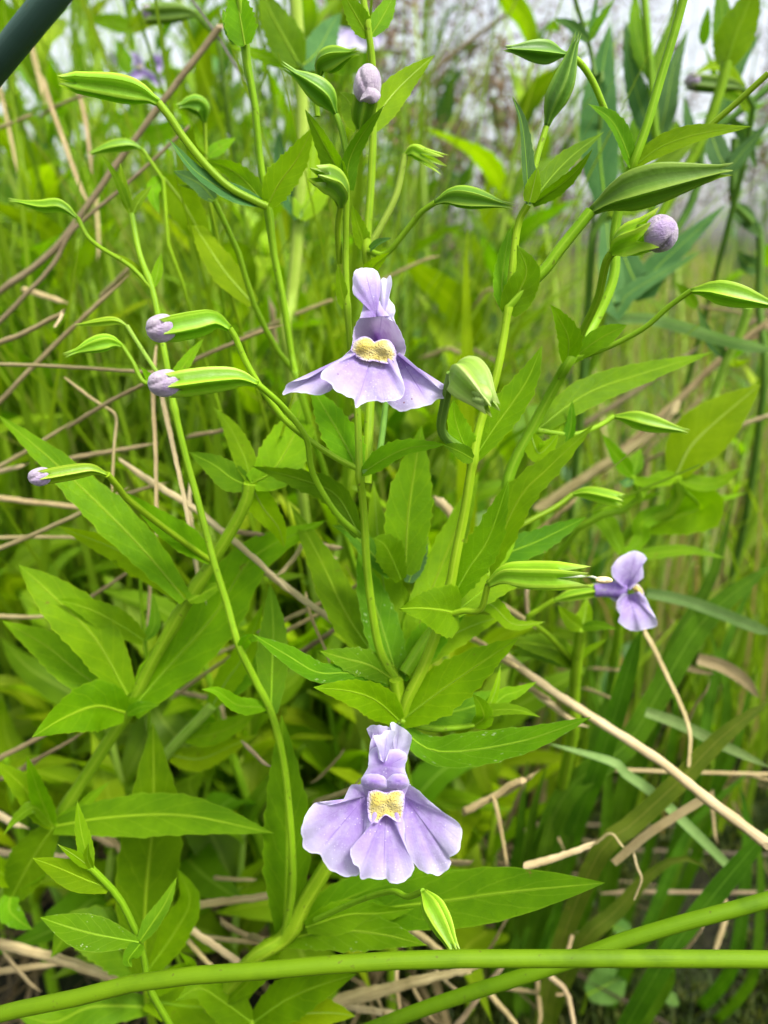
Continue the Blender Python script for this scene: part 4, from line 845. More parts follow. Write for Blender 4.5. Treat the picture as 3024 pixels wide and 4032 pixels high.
sprig('tall blurred plant with long leaves along the right edge of the thicket', 'F', [(1659, 1000), (1640, 300), ('C', 1640, 1500), ('C', 1480, 1350), ('C', 1480, 900)], 70, 300, 270, [
 ('C', [(1480, 1340), (1550, 1420), (1659, 1560)], 120, 285, 276, -10, 14, 'leaf_blue'),
 ('C', [(1480, 1000), (1600, 900), (1700, 820)], 110, 275, 266, -15, 14, 'leaf_blue'),
 ('F', [(1640, 100), (1560, 60), (1500, -20)], 120, 292, 284, 15, 14, 'leaf_blue'),
 ('F', [(1645, 60), (1700, 0), (1750, -80)], 160, 292, 284, -15, 14, 'leaf'),
], m='stem_dark', lean=(.02, .1))
# ---- left background sprigs with pods
lb1 = sprig('blurred stem with an arched lime pod among the upper left leaves', 'D', [(1180, 150), (1100, -60), ('A', 1060, 1150), ('A', 930, 975)], 40, 186, 178, [
 ('A', [(1065, 1150), (1000, 1250), (1040, 1400)], 100, 181, 178, 10, 16, 'leaf'),
 ('A', [(1070, 1160), (1180, 1300), (1300, 1500), (1420, 1659)], 240, 181, 190, 10, 14, 'leaf_lime'),
], lean=(0, .09))
pod(lb1, 'A', [(930, 975), (850, 945), (720, 960), (610, 995)], 84, 178, 174, m='calyx_lime', prof_=TAPER, tooth=.1)
lb2 = sprig('blurred stem carrying one round dangling green pod', 'A', [(1420, 1560), (1352, 1010), (1340, 800)], 36, 186, 176, [
 ('A', [(1352, 1000), (1300, 900), (1270, 800)], 70, 178, 176, 10, 16, 'leaf'),
 ('A', [(1355, 1020), (1440, 960), (1540, 900)], 90, 178, 186, -10, 16, 'leaf'),
], lean=(0, .1))
pod(lb2, 'A', [(1338, 800), (1310, 700), (1240, 680), (1190, 690)], 130, 176, 172, m='calyx', prof_=TAPER, tooth=.2)
lb3 = sprig('far blurred stem topped by a long dark calyx with a grey bud', 'A', [(1480, 700), (1440, 350), (1380, 160), (1280, 95)], 50, 270, 250, [], m='stem_dark', lean=(0, .15))
pod(lb3, 'A', [(1290, 95), (1200, 80), (1080, 85), (990, 90)], 125, 250, 246, m='calyx_dark', bud=((1010, 88), (930, 85), 95, 246, 246), prof_=FLARE)
# far flowers
ff = sprig('far blurred plant with lilac flowers high in the upper left', 'A', [(1000, 1400), (930, 900), (900, 480), (850, 180), (860, -80)], 60, 380, 335, [
 ('A', [(900, 480), (820, 400), (760, 250)], 130, 345, 340, 10, 14, 'leaf'), ('A', [(905, 500), (1040, 430), (1120, 300)], 130, 345, 340, -10, 14, 'leaf'),
 ('A', [(860, 200), (760, 150), (560, 130)], 120, 338, 334, 10, 14, 'leaf'), ('A', [(860, 200), (980, 100), (1150, 40)], 120, 338, 334, -10, 14, 'leaf_lime'),
 ('A', [(930, 900), (800, 800), (680, 720)], 150, 362, 356, 10, 14, 'leaf_lime'), ('A', [(935, 900), (1080, 860), (1200, 760)], 150, 362, 356, -10, 14, 'leaf'),
], lean=(0, .12))
p_ = petal(ff, 'A', (912, 460), [(880, 445), (840, 490), (798, 515), (870, 532), (950, 505), (1000, 545), (1050, 578), (1064, 510), (1000, 480), (945, 445)], 333, 326, 'petal', 'flower', seed=31, N=40, rings=6)
petal(p_, 'A', (900, 425), [(862, 440), (868, 385), (846, 338), (900, 348), (942, 420), (932, 452)], 333, 331, 'petal', 'upper_lip', seed=32, N=30, rings=6)
petal(p_, 'A', (910, 437), [(890, 437), (910, 422), (930, 437), (910, 450)], 328, 330, 'palate', 'palate', closed=True, ruffle=.05, N=20, rings=4)
petal(ff, 'A', (1030, 410), [(990, 440), (995, 360), (1062, 368), (1066, 420), (1048, 475), (1005, 470)], 340, 336, 'petal', 'flower', seed=33, N=30, rings=6)
petal(ff, 'A', (735, 400), [(690, 385), (720, 340), (750, 345), (772, 440), (730, 430)], 345, 342, 'petal_pale', 'flower', seed=34, N=30, rings=6)
ff2 = sprig('far blurred plant with one pale lilac flower behind the central stems', 'B', [(520, 900), (600, 500), (640, 230), (640, -40)], 50, 400, 350, [
 ('B', [(610, 460), (500, 360), (420, 200)], 140, 375, 370, 10, 14, 'leaf'), ('B', [(610, 460), (700, 400), (800, 330)], 120, 375, 370, -10, 14, 'leaf_deep'),
], lean=(0, .15))
petal(ff2, 'B', (640, 190), [(560, 175), (508, 262), (540, 310), (600, 334), (660, 312), (726, 332), (742, 280), (700, 195)], 350, 344, 'petal_pale', 'flower', seed=35, N=40, rings=6)
petal(ff2, 'B', (810, 240), [(780, 230), (800, 320), (865, 250), (830, 215)], 352, 350, 'petal_pale', 'flower', seed=36, N=30, rings=6)
# ---- rushes
def rush(label, tile, pts, wpx, d, m='rush', ext=None, taper=.92, k=14):
    p = path(tile, pts, d); n = 46; R0 = size(tile, wpx, sum(d)/len(d))/2*.9
    dr = (p[0]-p[1]).normalized(); q = p[0]+dr*ext[0]; p = [Vector((q.x+dr.x*.12, q.y+abs(dr.y)*.05+.02, -.012)), q.lerp(p[0], .5)+Vector((0, 0, -.002))]+p
    C = cr(p, n); R = [R0*(1-(1-taper)*i/(n-1)) for i in range(n)]
    V, F, UV = tube_geo(C, R, k)
    return tag(link_mesh('rush', V, F, UV, m, None, origin=C[0]), label, 'rush')
rush('smooth green rush lying nearly horizontal below the lower flower', 'L', [(2300, 1310), (1659, 1290), (900, 1285), (0, 1285), ('K', 1200, 1288), ('K', 650, 1312), ('K', 0, 1368), ('J', 1200, 1400), ('J', 800, 1460), ('J', 400, 1565), ('J', -60, 1655), ('J', -500, 1800)], 126, [128, 126, 124, 122, 121, 121, 122, 123, 125, 127, 130, 134], ext=(.16,))
rush('olive green rush slanting up behind the horizontal one', 'L', [(2100, 780), (1659, 915), (1200, 1035), (700, 1185), (330, 1330), (0, 1430), ('K', 1300, 1545), ('K', 900, 1690), ('K', 500, 1850)], 112, [138, 138, 139, 141, 143, 146, 150, 156, 164], ext=(.16,), m='rush')
rush('thick dark blue-green rush slanting through the upper left corner', 'A', [(-900, 1500), (-300, 780), (0, 400), (350, -30), (700, -460)], 188, [150, 126, 116, 108, 104], m='rush_blue', ext=(.1,), taper=1)
# ---- grass blades and broad blades at the lower right
GB = 'narrow green grass blades in the right-hand tussock'
B = blade
B('I', [(600, 1659), (700, 1350), (830, 900), (872, 790)], 140, 225, 200, 'blade', 'broad yellow-green blade rising to the side-on lilac flower', twist=10, tip=False)
B('L', [(350, 250), ('I', 760, 1560), ('I', 1000, 1180), ('I', 1290, 720), ('I', 1720, 370)], 165, 235, 215, 'blade', 'widest dark green blade slanting right from the tussock', twist=10, tip=False)
B('I', [(1050, 1000), (1200, 700), (1350, 400), (1480, -60)], 150, 260, 245, 'blade', 'upright green blade behind the slanting wide blade', twist=10)
B('I', [(905, 552), (1100, 590), (1300, 650), (1720, 820)], 84, 226, 210, 'blade_pale', 'pale green grass blade arching right from the side-on flower', ground=False, tip=False, twist=10)
B('L', [(1440, 680), (1290, 530), (1150, 395), (960, 215), (760, 70), ('I', 680, 1659), ('I', 250, 1535)], 70, 214, 200, 'blade_pale', 'pale grass blade lying across the gap below the speckled leaf', ground=False, twist=15)
B('I', [(900, 1330), (1100, 1400), (1350, 1520), (1720, 1700)], 80, 215, 205, 'blade_pale', 'pale grass blade crossing under the curved brown straw', ground=False, twist=15)
B('L', [(560, 660), (820, 400), (1100, 140), ('I', 1400, 1490), ('I', 1720, 1250)], 135, 205, 190, 'blade_olive', 'olive blade with a brown edge crossing the dark gap', twist=10, tip=False)
B('L', [(690, 660), (900, 480), (1130, 330), (1350, 195)], 58, 196, 188, 'straw', 'dry split blade lying against the olive blade', ground=False, twist=10, tip=False, cat='straw', name='dry_grass_leaf')
B('L', [(480, 1190), (700, 980), (900, 760), (1080, 640), (1240, 650), (1345, 775)], 140, 225, 205, 'blade_olive', 'withered olive blade arching over with a brown drooping end', twist=20)
B('L', [(950, 1420), (1150, 1120), (1400, 800), (1720, 420)], 140, 212, 196, 'blade', 'green blade slanting up behind the olive rush', twist=10, tip=False)
B('L', [(820, 1720), (950, 1540), (1090, 1330)], 140, 240, 225, 'blade', 'dark blade stub under the horizontal rush', twist=5, tip=False)
B('I', [(1240, 985), (1400, 1030), (1540, 1120), (1645, 1245)], 92, 235, 226, 'straw', 'wide dead tan blade sagging at right', ground=False, twist=15, cat='straw', name='dry_grass_leaf')
B('I', [(1070, 1000), (1200, 1050), (1350, 1085)], 44, 240, 232, 'straw', 'narrow dead tan blade beside the wide sagging one', ground=False, twist=15, cat='straw', name='dry_grass_leaf')
B('F', [(640, 430), (900, 420), (1150, 480), (1400, 560), (1720, 630)], 80, 240, 222, 'blade_pale', 'long pale bluish blade bending right behind the thin pod stalk', ground=False, twist=10, tip=False)
B('E', [(1390, 950), (1390, 560), (1385, 100), (1400, -200)], 165, 245, 232, 'leaf_lime', 'wide lime blade standing upright right of the upper flower', twist=5, roll=5)
for i, (a, wd, d) in enumerate([
  ([(540, 900), (470, 400), (520, 60)], 70, 250), ([(1000, 1300), (1120, 900), (1300, 500), (1380, 100)], 70, 270), ([(1250, 1659), (1330, 1200), (1500, 700), (1700, 300)], 90, 262),
  ([(1430, 1300), (1350, 900), (1290, 760)], 90, 255), ([(1100, 1300), (1000, 1250), (960, 1190)], 70, 250), ([(1450, 1659), (1550, 1300), (1640, 1000)], 80, 240), ([(650, 1600), (560, 1200), (540, 950)], 80, 250),
  ([(520, 1659), (640, 1250), (740, 900)], 90, 250), ([(400, 1659), (450, 1300), (560, 900)], 100, 255)]):
    B('I', a, wd, d+10, d-6, 'blade', 'narrow green grass blade in the right-hand tussock', GB)
for a, wd, d in [([(100, 700), (170, 300), (260, 0)], 110, 240), ([(200, 700), (300, 350), (480, 0)], 120, 235), ([(330, 700), (470, 250), (700, -60)], 130, 240), ([(60, 600), (90, 300), (130, -20)], 90, 245),
  ([(900, 1100), (1150, 500), (1300, 300), (1600, 40)], 80, 250), ([(980, 1000), (1200, 480), (1480, 150), (1659, 40)], 70, 262), ([(1500, 1200), (1560, 500), (1510, 100)], 90, 255), ([(1620, 1300), (1650, 700), (1580, 350)], 70, 250), ([(200, 1250), (300, 1050), (390, 1000)], 70, 262), ([(20, 1300), (180, 900), (260, 760)], 110, 262)]:
    B('L', a, wd, d+12, d-6, 'blade', 'narrow green grass blade in the right-hand tussock', GB)
# round leaves near the moss
for pts, wd, lab in [([(520, 1520), (640, 1460), (770, 1385)], 230, 'pale round ground leaf under the horizontal rush'), ([(690, 1080), (740, 1090), (800, 1150)], 130, 'small pale round leaf just above the olive rush'), ([(1030, 1480), (1060, 1540), (1120, 1590)], 90, 'tiny pale leaf on the moss')]:
    e = sprig(lab, 'L', [(pts[0][0]-40, pts[0][1]+120), pts[0]], 24, 292, 284, [('L', pts, wd, 284, 280, 5, 8, 'round', {'peak': .5, 'q': 2.2, 'teeth': .03})], name='ground_leaf', lean=(0, .005))
# ---- dry straws
T = straw
T('D', [(-300, 480), (0, 245), (380, -60), ('A', 850, 950), ('A', 1440, 170)], 60, 225, 200, 'straw_brown', 'thick grey-brown dry stalk slanting up through the upper left', taper=.9)
T('D', [(-200, 640), (0, 440), (330, 90), ('A', 480, 1500), ('A', 830, 1200), ('A', 1235, 825)], 48, 215, 200, 'straw_brown', 'brown dry stalk branching beside the thick grey-brown one', taper=.5)
T('D', [(-60, 600), (150, 520), (410, 385)], 52, 190, 182, 'straw', 'broken straw with a frayed end left of the closed buds')
T('D', [(410, 380), (395, 420), (360, 475)], 26, 182, 180, 'straw_pale', 'frayed curl hanging from the broken straw end')
T('I', [(-30, 960), (300, 1205), (600, 1400), (1000, 1659), ('L', 1300, 240), ('L', 1720, 555)], 66, 198, 172, 'straw_pale', 'long straight pinkish straw running down to the right edge', taper=1.25)
T('I', [(885, 800), (960, 930), (1040, 1100), (1130, 1290), (1190, 1480), (1182, 1670)], 46, 205, 196, 'straw', 'curved brown straw hanging below the side-on flower')
T('J', [(-80, 1170), (300, 1265), (560, 1345), (870, 1455)], 76, 205, 186, 'straw', 'thick tan straw lying at lower left above the rush', taper=.9)
T('H', [(40, 390), (350, 620), (612, 805)], 62, 182, 176, 'straw_pale', 'pale forked straw left of the main stem')
T('H', [(170, 435), (260, 330), (350, 228), (525, 325)], 38, 180, 184, 'straw_pale', 'bent straw branch rising from the forked straw')
T('K', [(540, 1570), (820, 1500), (1050, 1440), (1250, 1390), (1450, 1355)], 110, 200, 190, 'straw', 'thick tan stalk lying just under the horizontal rush', taper=.45)
T('K', [(1365, 330), (1570, 225), ('L', 20, 150), ('L', 100, 120)], 62, 196, 190, 'straw', 'kinked tan straw right of the lower flower')
T('K', [(1570, 240), (1610, 420), (1650, 660)], 38, 192, 196, 'straw', 'thin end hanging from the kinked straw')
T('L', [(110, 685), (330, 620), (545, 545)], 58, 172, 170, 'straw_pale', 'cut pale straw end sticking out above the broad leaf')
T('F', [(700, 1330), (1050, 1010), (1400, 680), (1700, 440)], 84, 290, 262, 'straw', 'thick blurred tan stalk slanting behind the right-hand pods')
T('F', [(240, 1640), (600, 1400), (940, 1180), (1100, 1000)], 92, 280, 262, 'straw', 'widest blurred tan stalk low behind the right-hand stems')
T('B', [(700, 920), (830, 770), (1200, 440), (1700, 50)], 46, 420, 395, 'straw_brown', 'long straight brown stalk crossing the sky far behind')
T('A', [(1210, -60), (1390, 190), (1600, 530)], 26, 205, 200, 'twig', 'thin dark twig crossing the thick stalk in the upper left')
T('L', [(822, 600), (845, 690), (872, 770), (830, 885)], 26, 176, 176, 'straw_pale', 'wavy pale fibre hanging in the dark gap')
T('L', [(570, 535), (670, 468), (742, 545)], 28, 190, 186, 'straw', 'small hooked dry fibre in the dark gap')
for t, pts, wd, d, m in [
 ('A', [(335, 700), (420, 930), (515, 1195)], 40, 260, 'straw'), ('A', [(520, 620), (560, 800), (585, 990)], 38, 270, 'straw'), ('A', [(330, 712), (520, 632)], 30, 262, 'straw_brown'),
 ('A', [(-40, 850), (150, 775)], 36, 260, 'straw'), ('A', [(20, 670), (60, 850), (100, 1040)], 30, 280, 'straw'), ('A', [(200, 280), (270, 560)], 44, 330, 'straw'), ('A', [(630, 1330), (645, 1600)], 40, 300, 'straw'),
 ('D', [(-60, 718), (400, 735), (890, 768)], 36, 175, 'straw'), ('D', [(-60, 1030), (250, 700), (585, 375)], 46, 196, 'straw'), ('D', [(550, 1065), (740, 950), (940, 850)], 42, 178, 'straw'),
 ('D', [(565, 920), (660, 985), (755, 1060), (745, 1250), (735, 1430)], 26, 180, 'straw'), ('D', [(1000, 890), (1015, 1250), (1022, 1680)], 38, 172, 'straw'), ('D', [(1085, 1060), (1150, 1350), (1215, 1659)], 44, 168, 'straw_pale'),
 ('D', [(1010, 1505), (1250, 1650), ('G', 1400, 110), ('G', 1659, 330)], 60, 176, 'straw_pale'), ('D', [(1285, 685), (1480, 600), (1700, 510)], 38, 190, 'straw'), ('D', [(-60, 1420), (150, 1300), (335, 1185)], 42, 200, 'straw'),
 ('D', [(400, 1345), (600, 1310), (835, 1270)], 46, 205, 'straw'), ('D', [(1270, 1185), (1480, 1150)], 40, 215, 'straw'), ('D', [(-30, 1590), (200, 1620), (480, 1650)], 50, 215, 'straw'), ('D', [(680, 260), (820, 120)], 60, 240, 'straw'), ('D', [(180, 240), (370, 300)], 50, 240, 'straw'),
 ('D', [(0, 1420), (130, 1390)], 50, 205, 'straw_pale'), ('D', [(760, 1590), (980, 1520)], 40, 190, 'straw'),
 ('E', [(295, 385), (470, 315)], 40, 240, 'straw'), ('E', [(-40, 530), (180, 435)], 50, 240, 'straw'), ('E', [(130, 560), (120, 380)], 60, 250, 'straw_pale'), ('E', [(890, 145), (1110, 40)], 30, 260, 'straw'), ('E', [(210, 1345), (330, 1265)], 50, 200, 'straw'), ('E', [(610, 1095), (650, 1060)], 50, 190, 'straw'), ('E', [(1160, 660), (1260, 620), (1330, 640)], 44, 300, 'straw'), ('E', [(1470, 300), (1520, 240), (1600, 250), (1630, 340)], 36, 300, 'straw'), ('E', [(1400, 610), (1560, 690)], 30, 290, 'straw_brown'),
 ('F', [(550, 1080), (800, 920), (1050, 745)], 56, 300, 'straw_brown'), ('F', [(1440, 1150), (1700, 1055)], 50, 220, 'straw_pale'), ('F', [(880, 1365), (1070, 1275)], 44, 260, 'straw'), ('F', [(1300, 350), (1500, 380)], 34, 300, 'straw'), ('F', [(1480, 640), (1700, 480)], 60, 300, 'straw'), ('F', [(1430, 560), (1700, 380)], 60, 330, 'straw_brown'), ('F', [(900, 1290), (1200, 1000)], 40, 320, 'straw'),
 ('G', [(-60, 290), (250, 160), (580, 5)], 46, 178, 'straw'), ('G', [(-40, 708), (240, 712)], 36, 205, 'straw'), ('G', [(-30, 1650), (300, 1475)], 46, 190, 'straw'), ('G', [(200, 1665), (445, 1530)], 48, 192, 'straw'), ('G', [(982, 470), (965, 810)], 36, 200, 'straw'), ('G', [(590, 585), (860, 405)], 34, 205, 'straw'),
 ('G', [(1225, 1165), (1400, 1040), (1570, 925)], 38, 205, 'straw'), ('G', [(1310, 1000), (1659, 850)], 34, 200, 'straw'), ('G', [(1235, -10), (1262, 200), (1290, 430)], 50, 180, 'straw_pale'), ('G', [(1525, 150), (1680, 172)], 50, 182, 'straw'), ('G', [(1200, 1210), (1370, 1240)], 44, 210, 'straw'), ('G', [(-20, 195), (240, 190), (520, 195)], 32, 206, 'straw'), ('G', [(1450, 1320), (1480, 1480)], 40, 215, 'straw'),
 ('H', [(175, 745), (400, 640), (595, 555)], 44, 184, 'straw'), ('H', [(190, 815), (430, 690), (605, 600)], 40, 188, 'straw'), ('H', [(350, 640), (400, 780), (465, 925)], 28, 180, 'straw'), ('H', [(425, 238), (535, 262)], 52, 186, 'straw_pale'), ('H', [(300, 950), (520, 800)], 60, 205, 'straw_brown'), ('H', [(1240, -20), (1300, 60), (1330, 140)], 80, 190, 'straw_pale'), ('H', [(1420, 850), (1500, 890)], 50, 195, 'straw'), ('H', [(1600, 980), (1700, 1030)], 60, 190, 'straw'), ('H', [(1180, 290), (1300, 220)], 40, 200, 'straw'), ('H', [(-20, 1580), (60, 1659)], 36, 175, 'straw_pale'),
 ('I', [(-20, 650), (110, 730)], 60, 190, 'straw'), ('I', [(150, 1180), (250, 1240)], 50, 205, 'straw'), ('I', [(540, 1190), (660, 1240)], 30, 240, 'straw'), ('I', [(1180, 1390), (1230, 1280), (1290, 1200)], 34, 215, 'straw'), ('I', [(200, 150), (380, 0)], 60, 270, 'straw'), ('I', [(250, 1260), (420, 1390)], 50, 210, 'straw_pale'), ('I', [(120, 560), (130, 700)], 40, 210, 'straw_brown'), ('I', [(560, 1050), (730, 1060)], 30, 250, 'straw'), ('I', [(960, 870), (1060, 770)], 28, 250, 'straw'),
 ('J', [(1215, 952), (1450, 915), (1700, 885)], 66, 196, 'straw'), ('J', [(1225, 1085), (1400, 1200), (1560, 1315)], 62, 190, 'straw_pale'), ('J', [(1215, 1150), (1390, 1345)], 46, 192, 'straw'), ('J', [(-20, 340), (95, 405)], 62, 205, 'straw_pale'), ('J', [(-30, 580), (60, 595)], 60, 205, 'straw_pale'), ('J', [(580, 455), (710, 530)], 60, 210, 'straw'), ('J', [(690, 445), (820, 625)], 62, 212, 'straw'), ('J', [(-20, 1372), (265, 1335)], 52, 215, 'straw'), ('J', [(55, 1285), (185, 1435)], 30, 214, 'straw'), ('J', [(60, 90), (200, 20)], 46, 205, 'straw'), ('J', [(1370, 1150), (1659, 1180)], 40, 205, 'straw'), ('J', [(1480, 1065), (1659, 1150)], 46, 205, 'straw'), ('J', [(320, 610), (420, 620)], 50, 215, 'straw_pale'), ('J', [(1430, 760), (1600, 770)], 36, 215, 'straw'),
 ('K', [(440, 250), (620, 185)], 66, 180, 'straw'), ('K', [(1035, 1095), (1205, 1225)], 66, 185, 'straw'), ('K', [(1370, 1665), (1480, 1510), (1605, 1355)], 62, 200, 'straw_pale'), ('K', [(650, 1600), (920, 1645)], 60, 205, 'straw_pale'), ('K', [(800, 1540), (860, 1659)], 34, 205, 'straw'), ('K', [(1240, 1420), (1350, 1510)], 30, 195, 'straw_pale'), ('K', [(1560, 1540), (1700, 1700)], 50, 205, 'straw'), ('K', [(440, 90), (560, -40)], 30, 200, 'straw'), ('K', [(300, 870), (450, 660)], 40, 195, 'straw'), ('K', [(0, 1140), (70, 1180)], 56, 190, 'straw'), ('K', [(1290, 655), (1390, 660)], 50, 190, 'straw_pale'), ('K', [(1540, 1220), (1640, 1040)], 30, 220, 'straw'), ('K', [(930, 1420), (960, 1659)], 34, 212, 'straw'), ('K', [(1050, 1500), (1150, 1659)], 30, 212, 'straw'),
 ('L', [(-20, 200), (120, 115)], 60, 200, 'straw'), ('L', [(460, 950), (430, 1080), (395, 1220)], 40, 220, 'straw'), ('L', [(280, 1405), (380, 1500), (425, 1680)], 46, 210, 'straw_pale'), ('L', [(780, 55), (1659, 80)], 30, 240, 'straw'), ('L', [(210, 560), (240, 420), (290, 380), (320, 480)], 40, 250, 'straw'), ('L', [(880, 850), (1659, 855)], 34, 262, 'straw_brown'), ('L', [(1390, 920), (1400, 870), (1420, 1000), (1360, 1210)], 50, 235, 'straw'), ('L', [(1170, 1215), (1260, 1100)], 40, 200, 'straw_pale'), ('L', [(1480, 120), (1560, 80), (1659, 110)], 44, 250, 'straw'), ('L', [(190, 1430), (210, 1659)], 44, 235, 'straw'), ('L', [(0, 1480), (300, 1520)], 30, 240, 'straw'), ('L', [(1140, 80), (1190, -20)], 40, 220, 'straw_pale'), ('L', [(0, 400), (80, 200)], 44, 250, 'straw'), ('L', [(480, 720), (540, 570)], 30, 230, 'straw'), ('L', [(1330, 260), (1350, 460)], 30, 240, 'straw')]:
    T(t, pts, wd, d+4, d-4, m)
# ================================================================ the thicket behind: whole plants, grass, seed heads
rng = random.Random(42)
LEAFM = []
for vi in range(10):
    r = random.Random(vi); bend = r.uniform(-.05, .35); tw = r.uniform(-30, 30)
    mid = [Vector((0, 0, 0)), Vector((r.uniform(-.04, .04), .35, .06)), Vector((r.uniform(-.08, .08), .7, .06-bend*.4)), Vector((r.uniform(-.12, .12), 1, -bend*.9))]
    V, F, UV, C = leaf_geo(mid, r.uniform(.20, .33), 0, r.uniform(10, 24), n=16, m=2, peak=.36, base=.35, teeth=.07, wave=.06, rng=r, nt=8, view=Vector((0, 0, -1)), twist=tw)
    me = bpy.data.meshes.new('leaf'); me.from_pydata([tuple(v) for v in V], [], F)
    ul = me.uv_layers.new(name='UVMap'); idx = np.empty(len(me.loops), dtype=np.int32); me.loops.foreach_get('vertex_index', idx)
    ul.data.foreach_set('uv', np.array(UV, dtype=np.float32)[idx].ravel())
    me.polygons.foreach_set('use_smooth', [True]*len(me.polygons))
    me.materials.append(M[['bg', 'bg_lime', 'bg_deep', 'bg', 'bg_lime', 'bg', 'bg_deep', 'bg_blue', 'bg_blue', 'bg'][vi]])
    LEAFM.append(me)
def in_view(p, margin=.06):
    v = p-CAMP; d = v.dot(C_F)
    if d <= .02: return False
    return abs(v.dot(C_R)/d) < .5406+margin and abs(v.dot(C_U)/d) < .7208+margin
def bgplant(x, y, h, label, group, blue=False, ls=.062, step=.036, start=.0):
    e = thing('leafy_plant', Vector((x, y, 0)), label, 'plant', group)
    lx, ly = rng.uniform(-.22, .22)*h, rng.uniform(-.12, .16)*h
    pts = [Vector((x, y, -.012)), Vector((x+lx*.3, y+ly*.3, h*.4)), Vector((x+lx*.7, y+ly*.7, h*.75)), Vector((x+lx, y+ly, h))]
    C = cr(pts, 16); R = [.0024*(1-.6*i/15) for i in range(16)]
    V, F, UV = tube_geo(C, R, 6, 4, .08); link_mesh('stem', V, F, UV, rng.choice(['stem', 'stem_pale', 'stem']) if not blue else 'stem_dark', e, origin=C[0])
    z = max(start, .04)+rng.uniform(0, .02); a = rng.uniform(0, 6.28); k = 0
    while z < h:
        t = z/h; c = lerpv(C, t); s = ls*(1.1-.55*t)*rng.uniform(.8, 1.15)
        for q in (0, math.pi):
            me = rng.choice(LEAFM[7:9] if blue else LEAFM[:7]+LEAFM[9:])
            az = a+q+rng.uniform(-.25, .25); el = rng.uniform(.55, 1.2)*(.75+.4*t)
            o = bpy.data.objects.new('leaf', me); col.objects.link(o); o.parent = e
            tipp = c+Vector((math.sin(-az), math.cos(az), 0))*s
            o.location = c-Vector((x, y, 0)); o.rotation_euler = (el, rng.uniform(-.4, .4), az); o.scale = (s, s, s)
        a += math.pi/2+rng.uniform(-.2, .2); z += step*rng.uniform(.8, 1.25)*(1.1-.3*t)
    return e
def lerpv(C, t):
    x = min(max(t, 0), .9999)*(len(C)-1); i = int(x); return C[i].lerp(C[i+1], x-i)
GL = 'leafy plants crowding behind the flowers'
cnt = 0
# behind-left and centre: tall and dense; right: low, leaving the sky open
spots = []
for i in range(700):
    y = rng.uniform(.205, .36); x = rng.uniform(-.66*y-.02, .05)
    if any((x-a)**2+(y-b)**2 < .025**2 for a, b in spots): continue
    spots.append((x, y))
for x, y in spots:
    bgplant(x, y, rng.uniform(.10, .20) if y < .26 else rng.uniform(.16, .31), 'low blurred leafy plant crowding beneath the broad left-hand leaves', 'low leafy plants beneath the broad left-hand leaves', ls=.078, step=.026)
spots = []
for i in range(900):
    y = rng.uniform(.36, .95); x = rng.uniform(-.66*y, .16*y)
    if any((x-a)**2+(y-b)**2 < (.030+.026*y)**2 for a, b in spots): continue
    spots.append((x, y))
for x, y in spots[:150]:
    side_ = (x/y+.6)/.9
    h = (CAM_H+y*(.28-.14*max(0, side_-.45)))*rng.uniform(.66, 1.02)
    bgplant(x, y, h, 'tall blurred leafy plant in the thicket behind the flowering stems', GL, ls=.085, start=.10, blue=rng.random() < .12)
spots = []
for i in range(200):
    y = rng.uniform(.30, .8); x = rng.uniform(.10*y, .62*y)
    if any((x-a)**2+(y-b)**2 < (.05+.03*y)**2 for a, b in spots): continue
    spots.append((x, y))
for x, y in spots[:26]:
    bgplant(x, y, CAM_H*rng.uniform(.35, .85), 'low blurred leafy plant among the grasses at right', 'low leafy plants among the right-hand grasses', blue=rng.random() < .5, ls=.05)
# grass as stuff
def grass_mesh(name, n, ring, hgt, wid, m, label, seed, lie=0.0, seg=4, dens=None, xr=.75, zoff=0.0, tints=(0, 1)):
    r = np.random.default_rng(seed); V = []; F = []; tint = []
    for b in range(n):
        y = ring[0]*(ring[1]/ring[0])**r.random(); x = r.uniform(-xr, xr)*y
        if dens and not dens(x, y, r): continue
        h = r.uniform(*hgt); wd = r.uniform(*wid); az = r.uniform(0, 6.28); ln = r.uniform(.1, .55)+lie
        dx, dy = math.cos(az), math.sin(az); sx, sy = -dy, dx; tv = r.uniform(*tints); i0 = len(V)
        for s in range(seg+1):
            t = s/seg; bend = ln*t*t
            px_, py_, pz = x+dx*h*bend, y+dy*h*bend, max(.002, h*(t-.35*ln*t*t)*(1-min(lie, .97)))+zoff
            ww = wd*(1-t**2.2)+.00005
            V += [(px_-sx*ww, py_-sy*ww, pz), (px_+sx*ww, py_+sy*ww, pz+wd*.3)]; tint += [tv, tv]
        for s in range(seg): a = i0+2*s; F.append((a, a+1, a+3, a+2))
    me = bpy.data.meshes.new(name); me.from_pydata(V, [], F)
    at = me.attributes.new('tint', 'FLOAT', 'POINT'); at.data.foreach_set('value', np.array(tint, dtype=np.float32))
    me.polygons.foreach_set('use_smooth', [True]*len(me.polygons)); me.materials.append(M[m])
    o = bpy.data.objects.new(name, me); col.objects.link(o)
    return tag(o, label, None, None, 'stuff')
grass_mesh('grass', 4200, (.29, 1.3), (.16, .44), (.0008, .0023), 'grass', 'blurred green grass filling the ground between the leafy plants', 5, tints=(0, .74), dens=lambda x, y, r: x < .08*y)
grass_mesh('low_grass', 2600, (.30, 1.3), (.12, .32), (.0008, .0021), 'grass', 'blurred low grass behind the right-hand pods', 25, tints=(0, .85), dens=lambda x, y, r: x >= .08*y)
grass_mesh('tall_grass', 1300, (.40, 1.6), (.38, .75), (.0006, .0017), 'grass', 'tall thin grass stems rising behind the leafy plants', 15, seg=5, xr=.62, tints=(0, .70), dens=lambda x, y, r: x < .10*y or r.random() < .10)
grass_mesh('meadow_grass', 9000, (1.2, 14), (.22, .44), (.0012, .003), 'grass', 'distant meadow grass fading to the horizon', 6, seg=3)
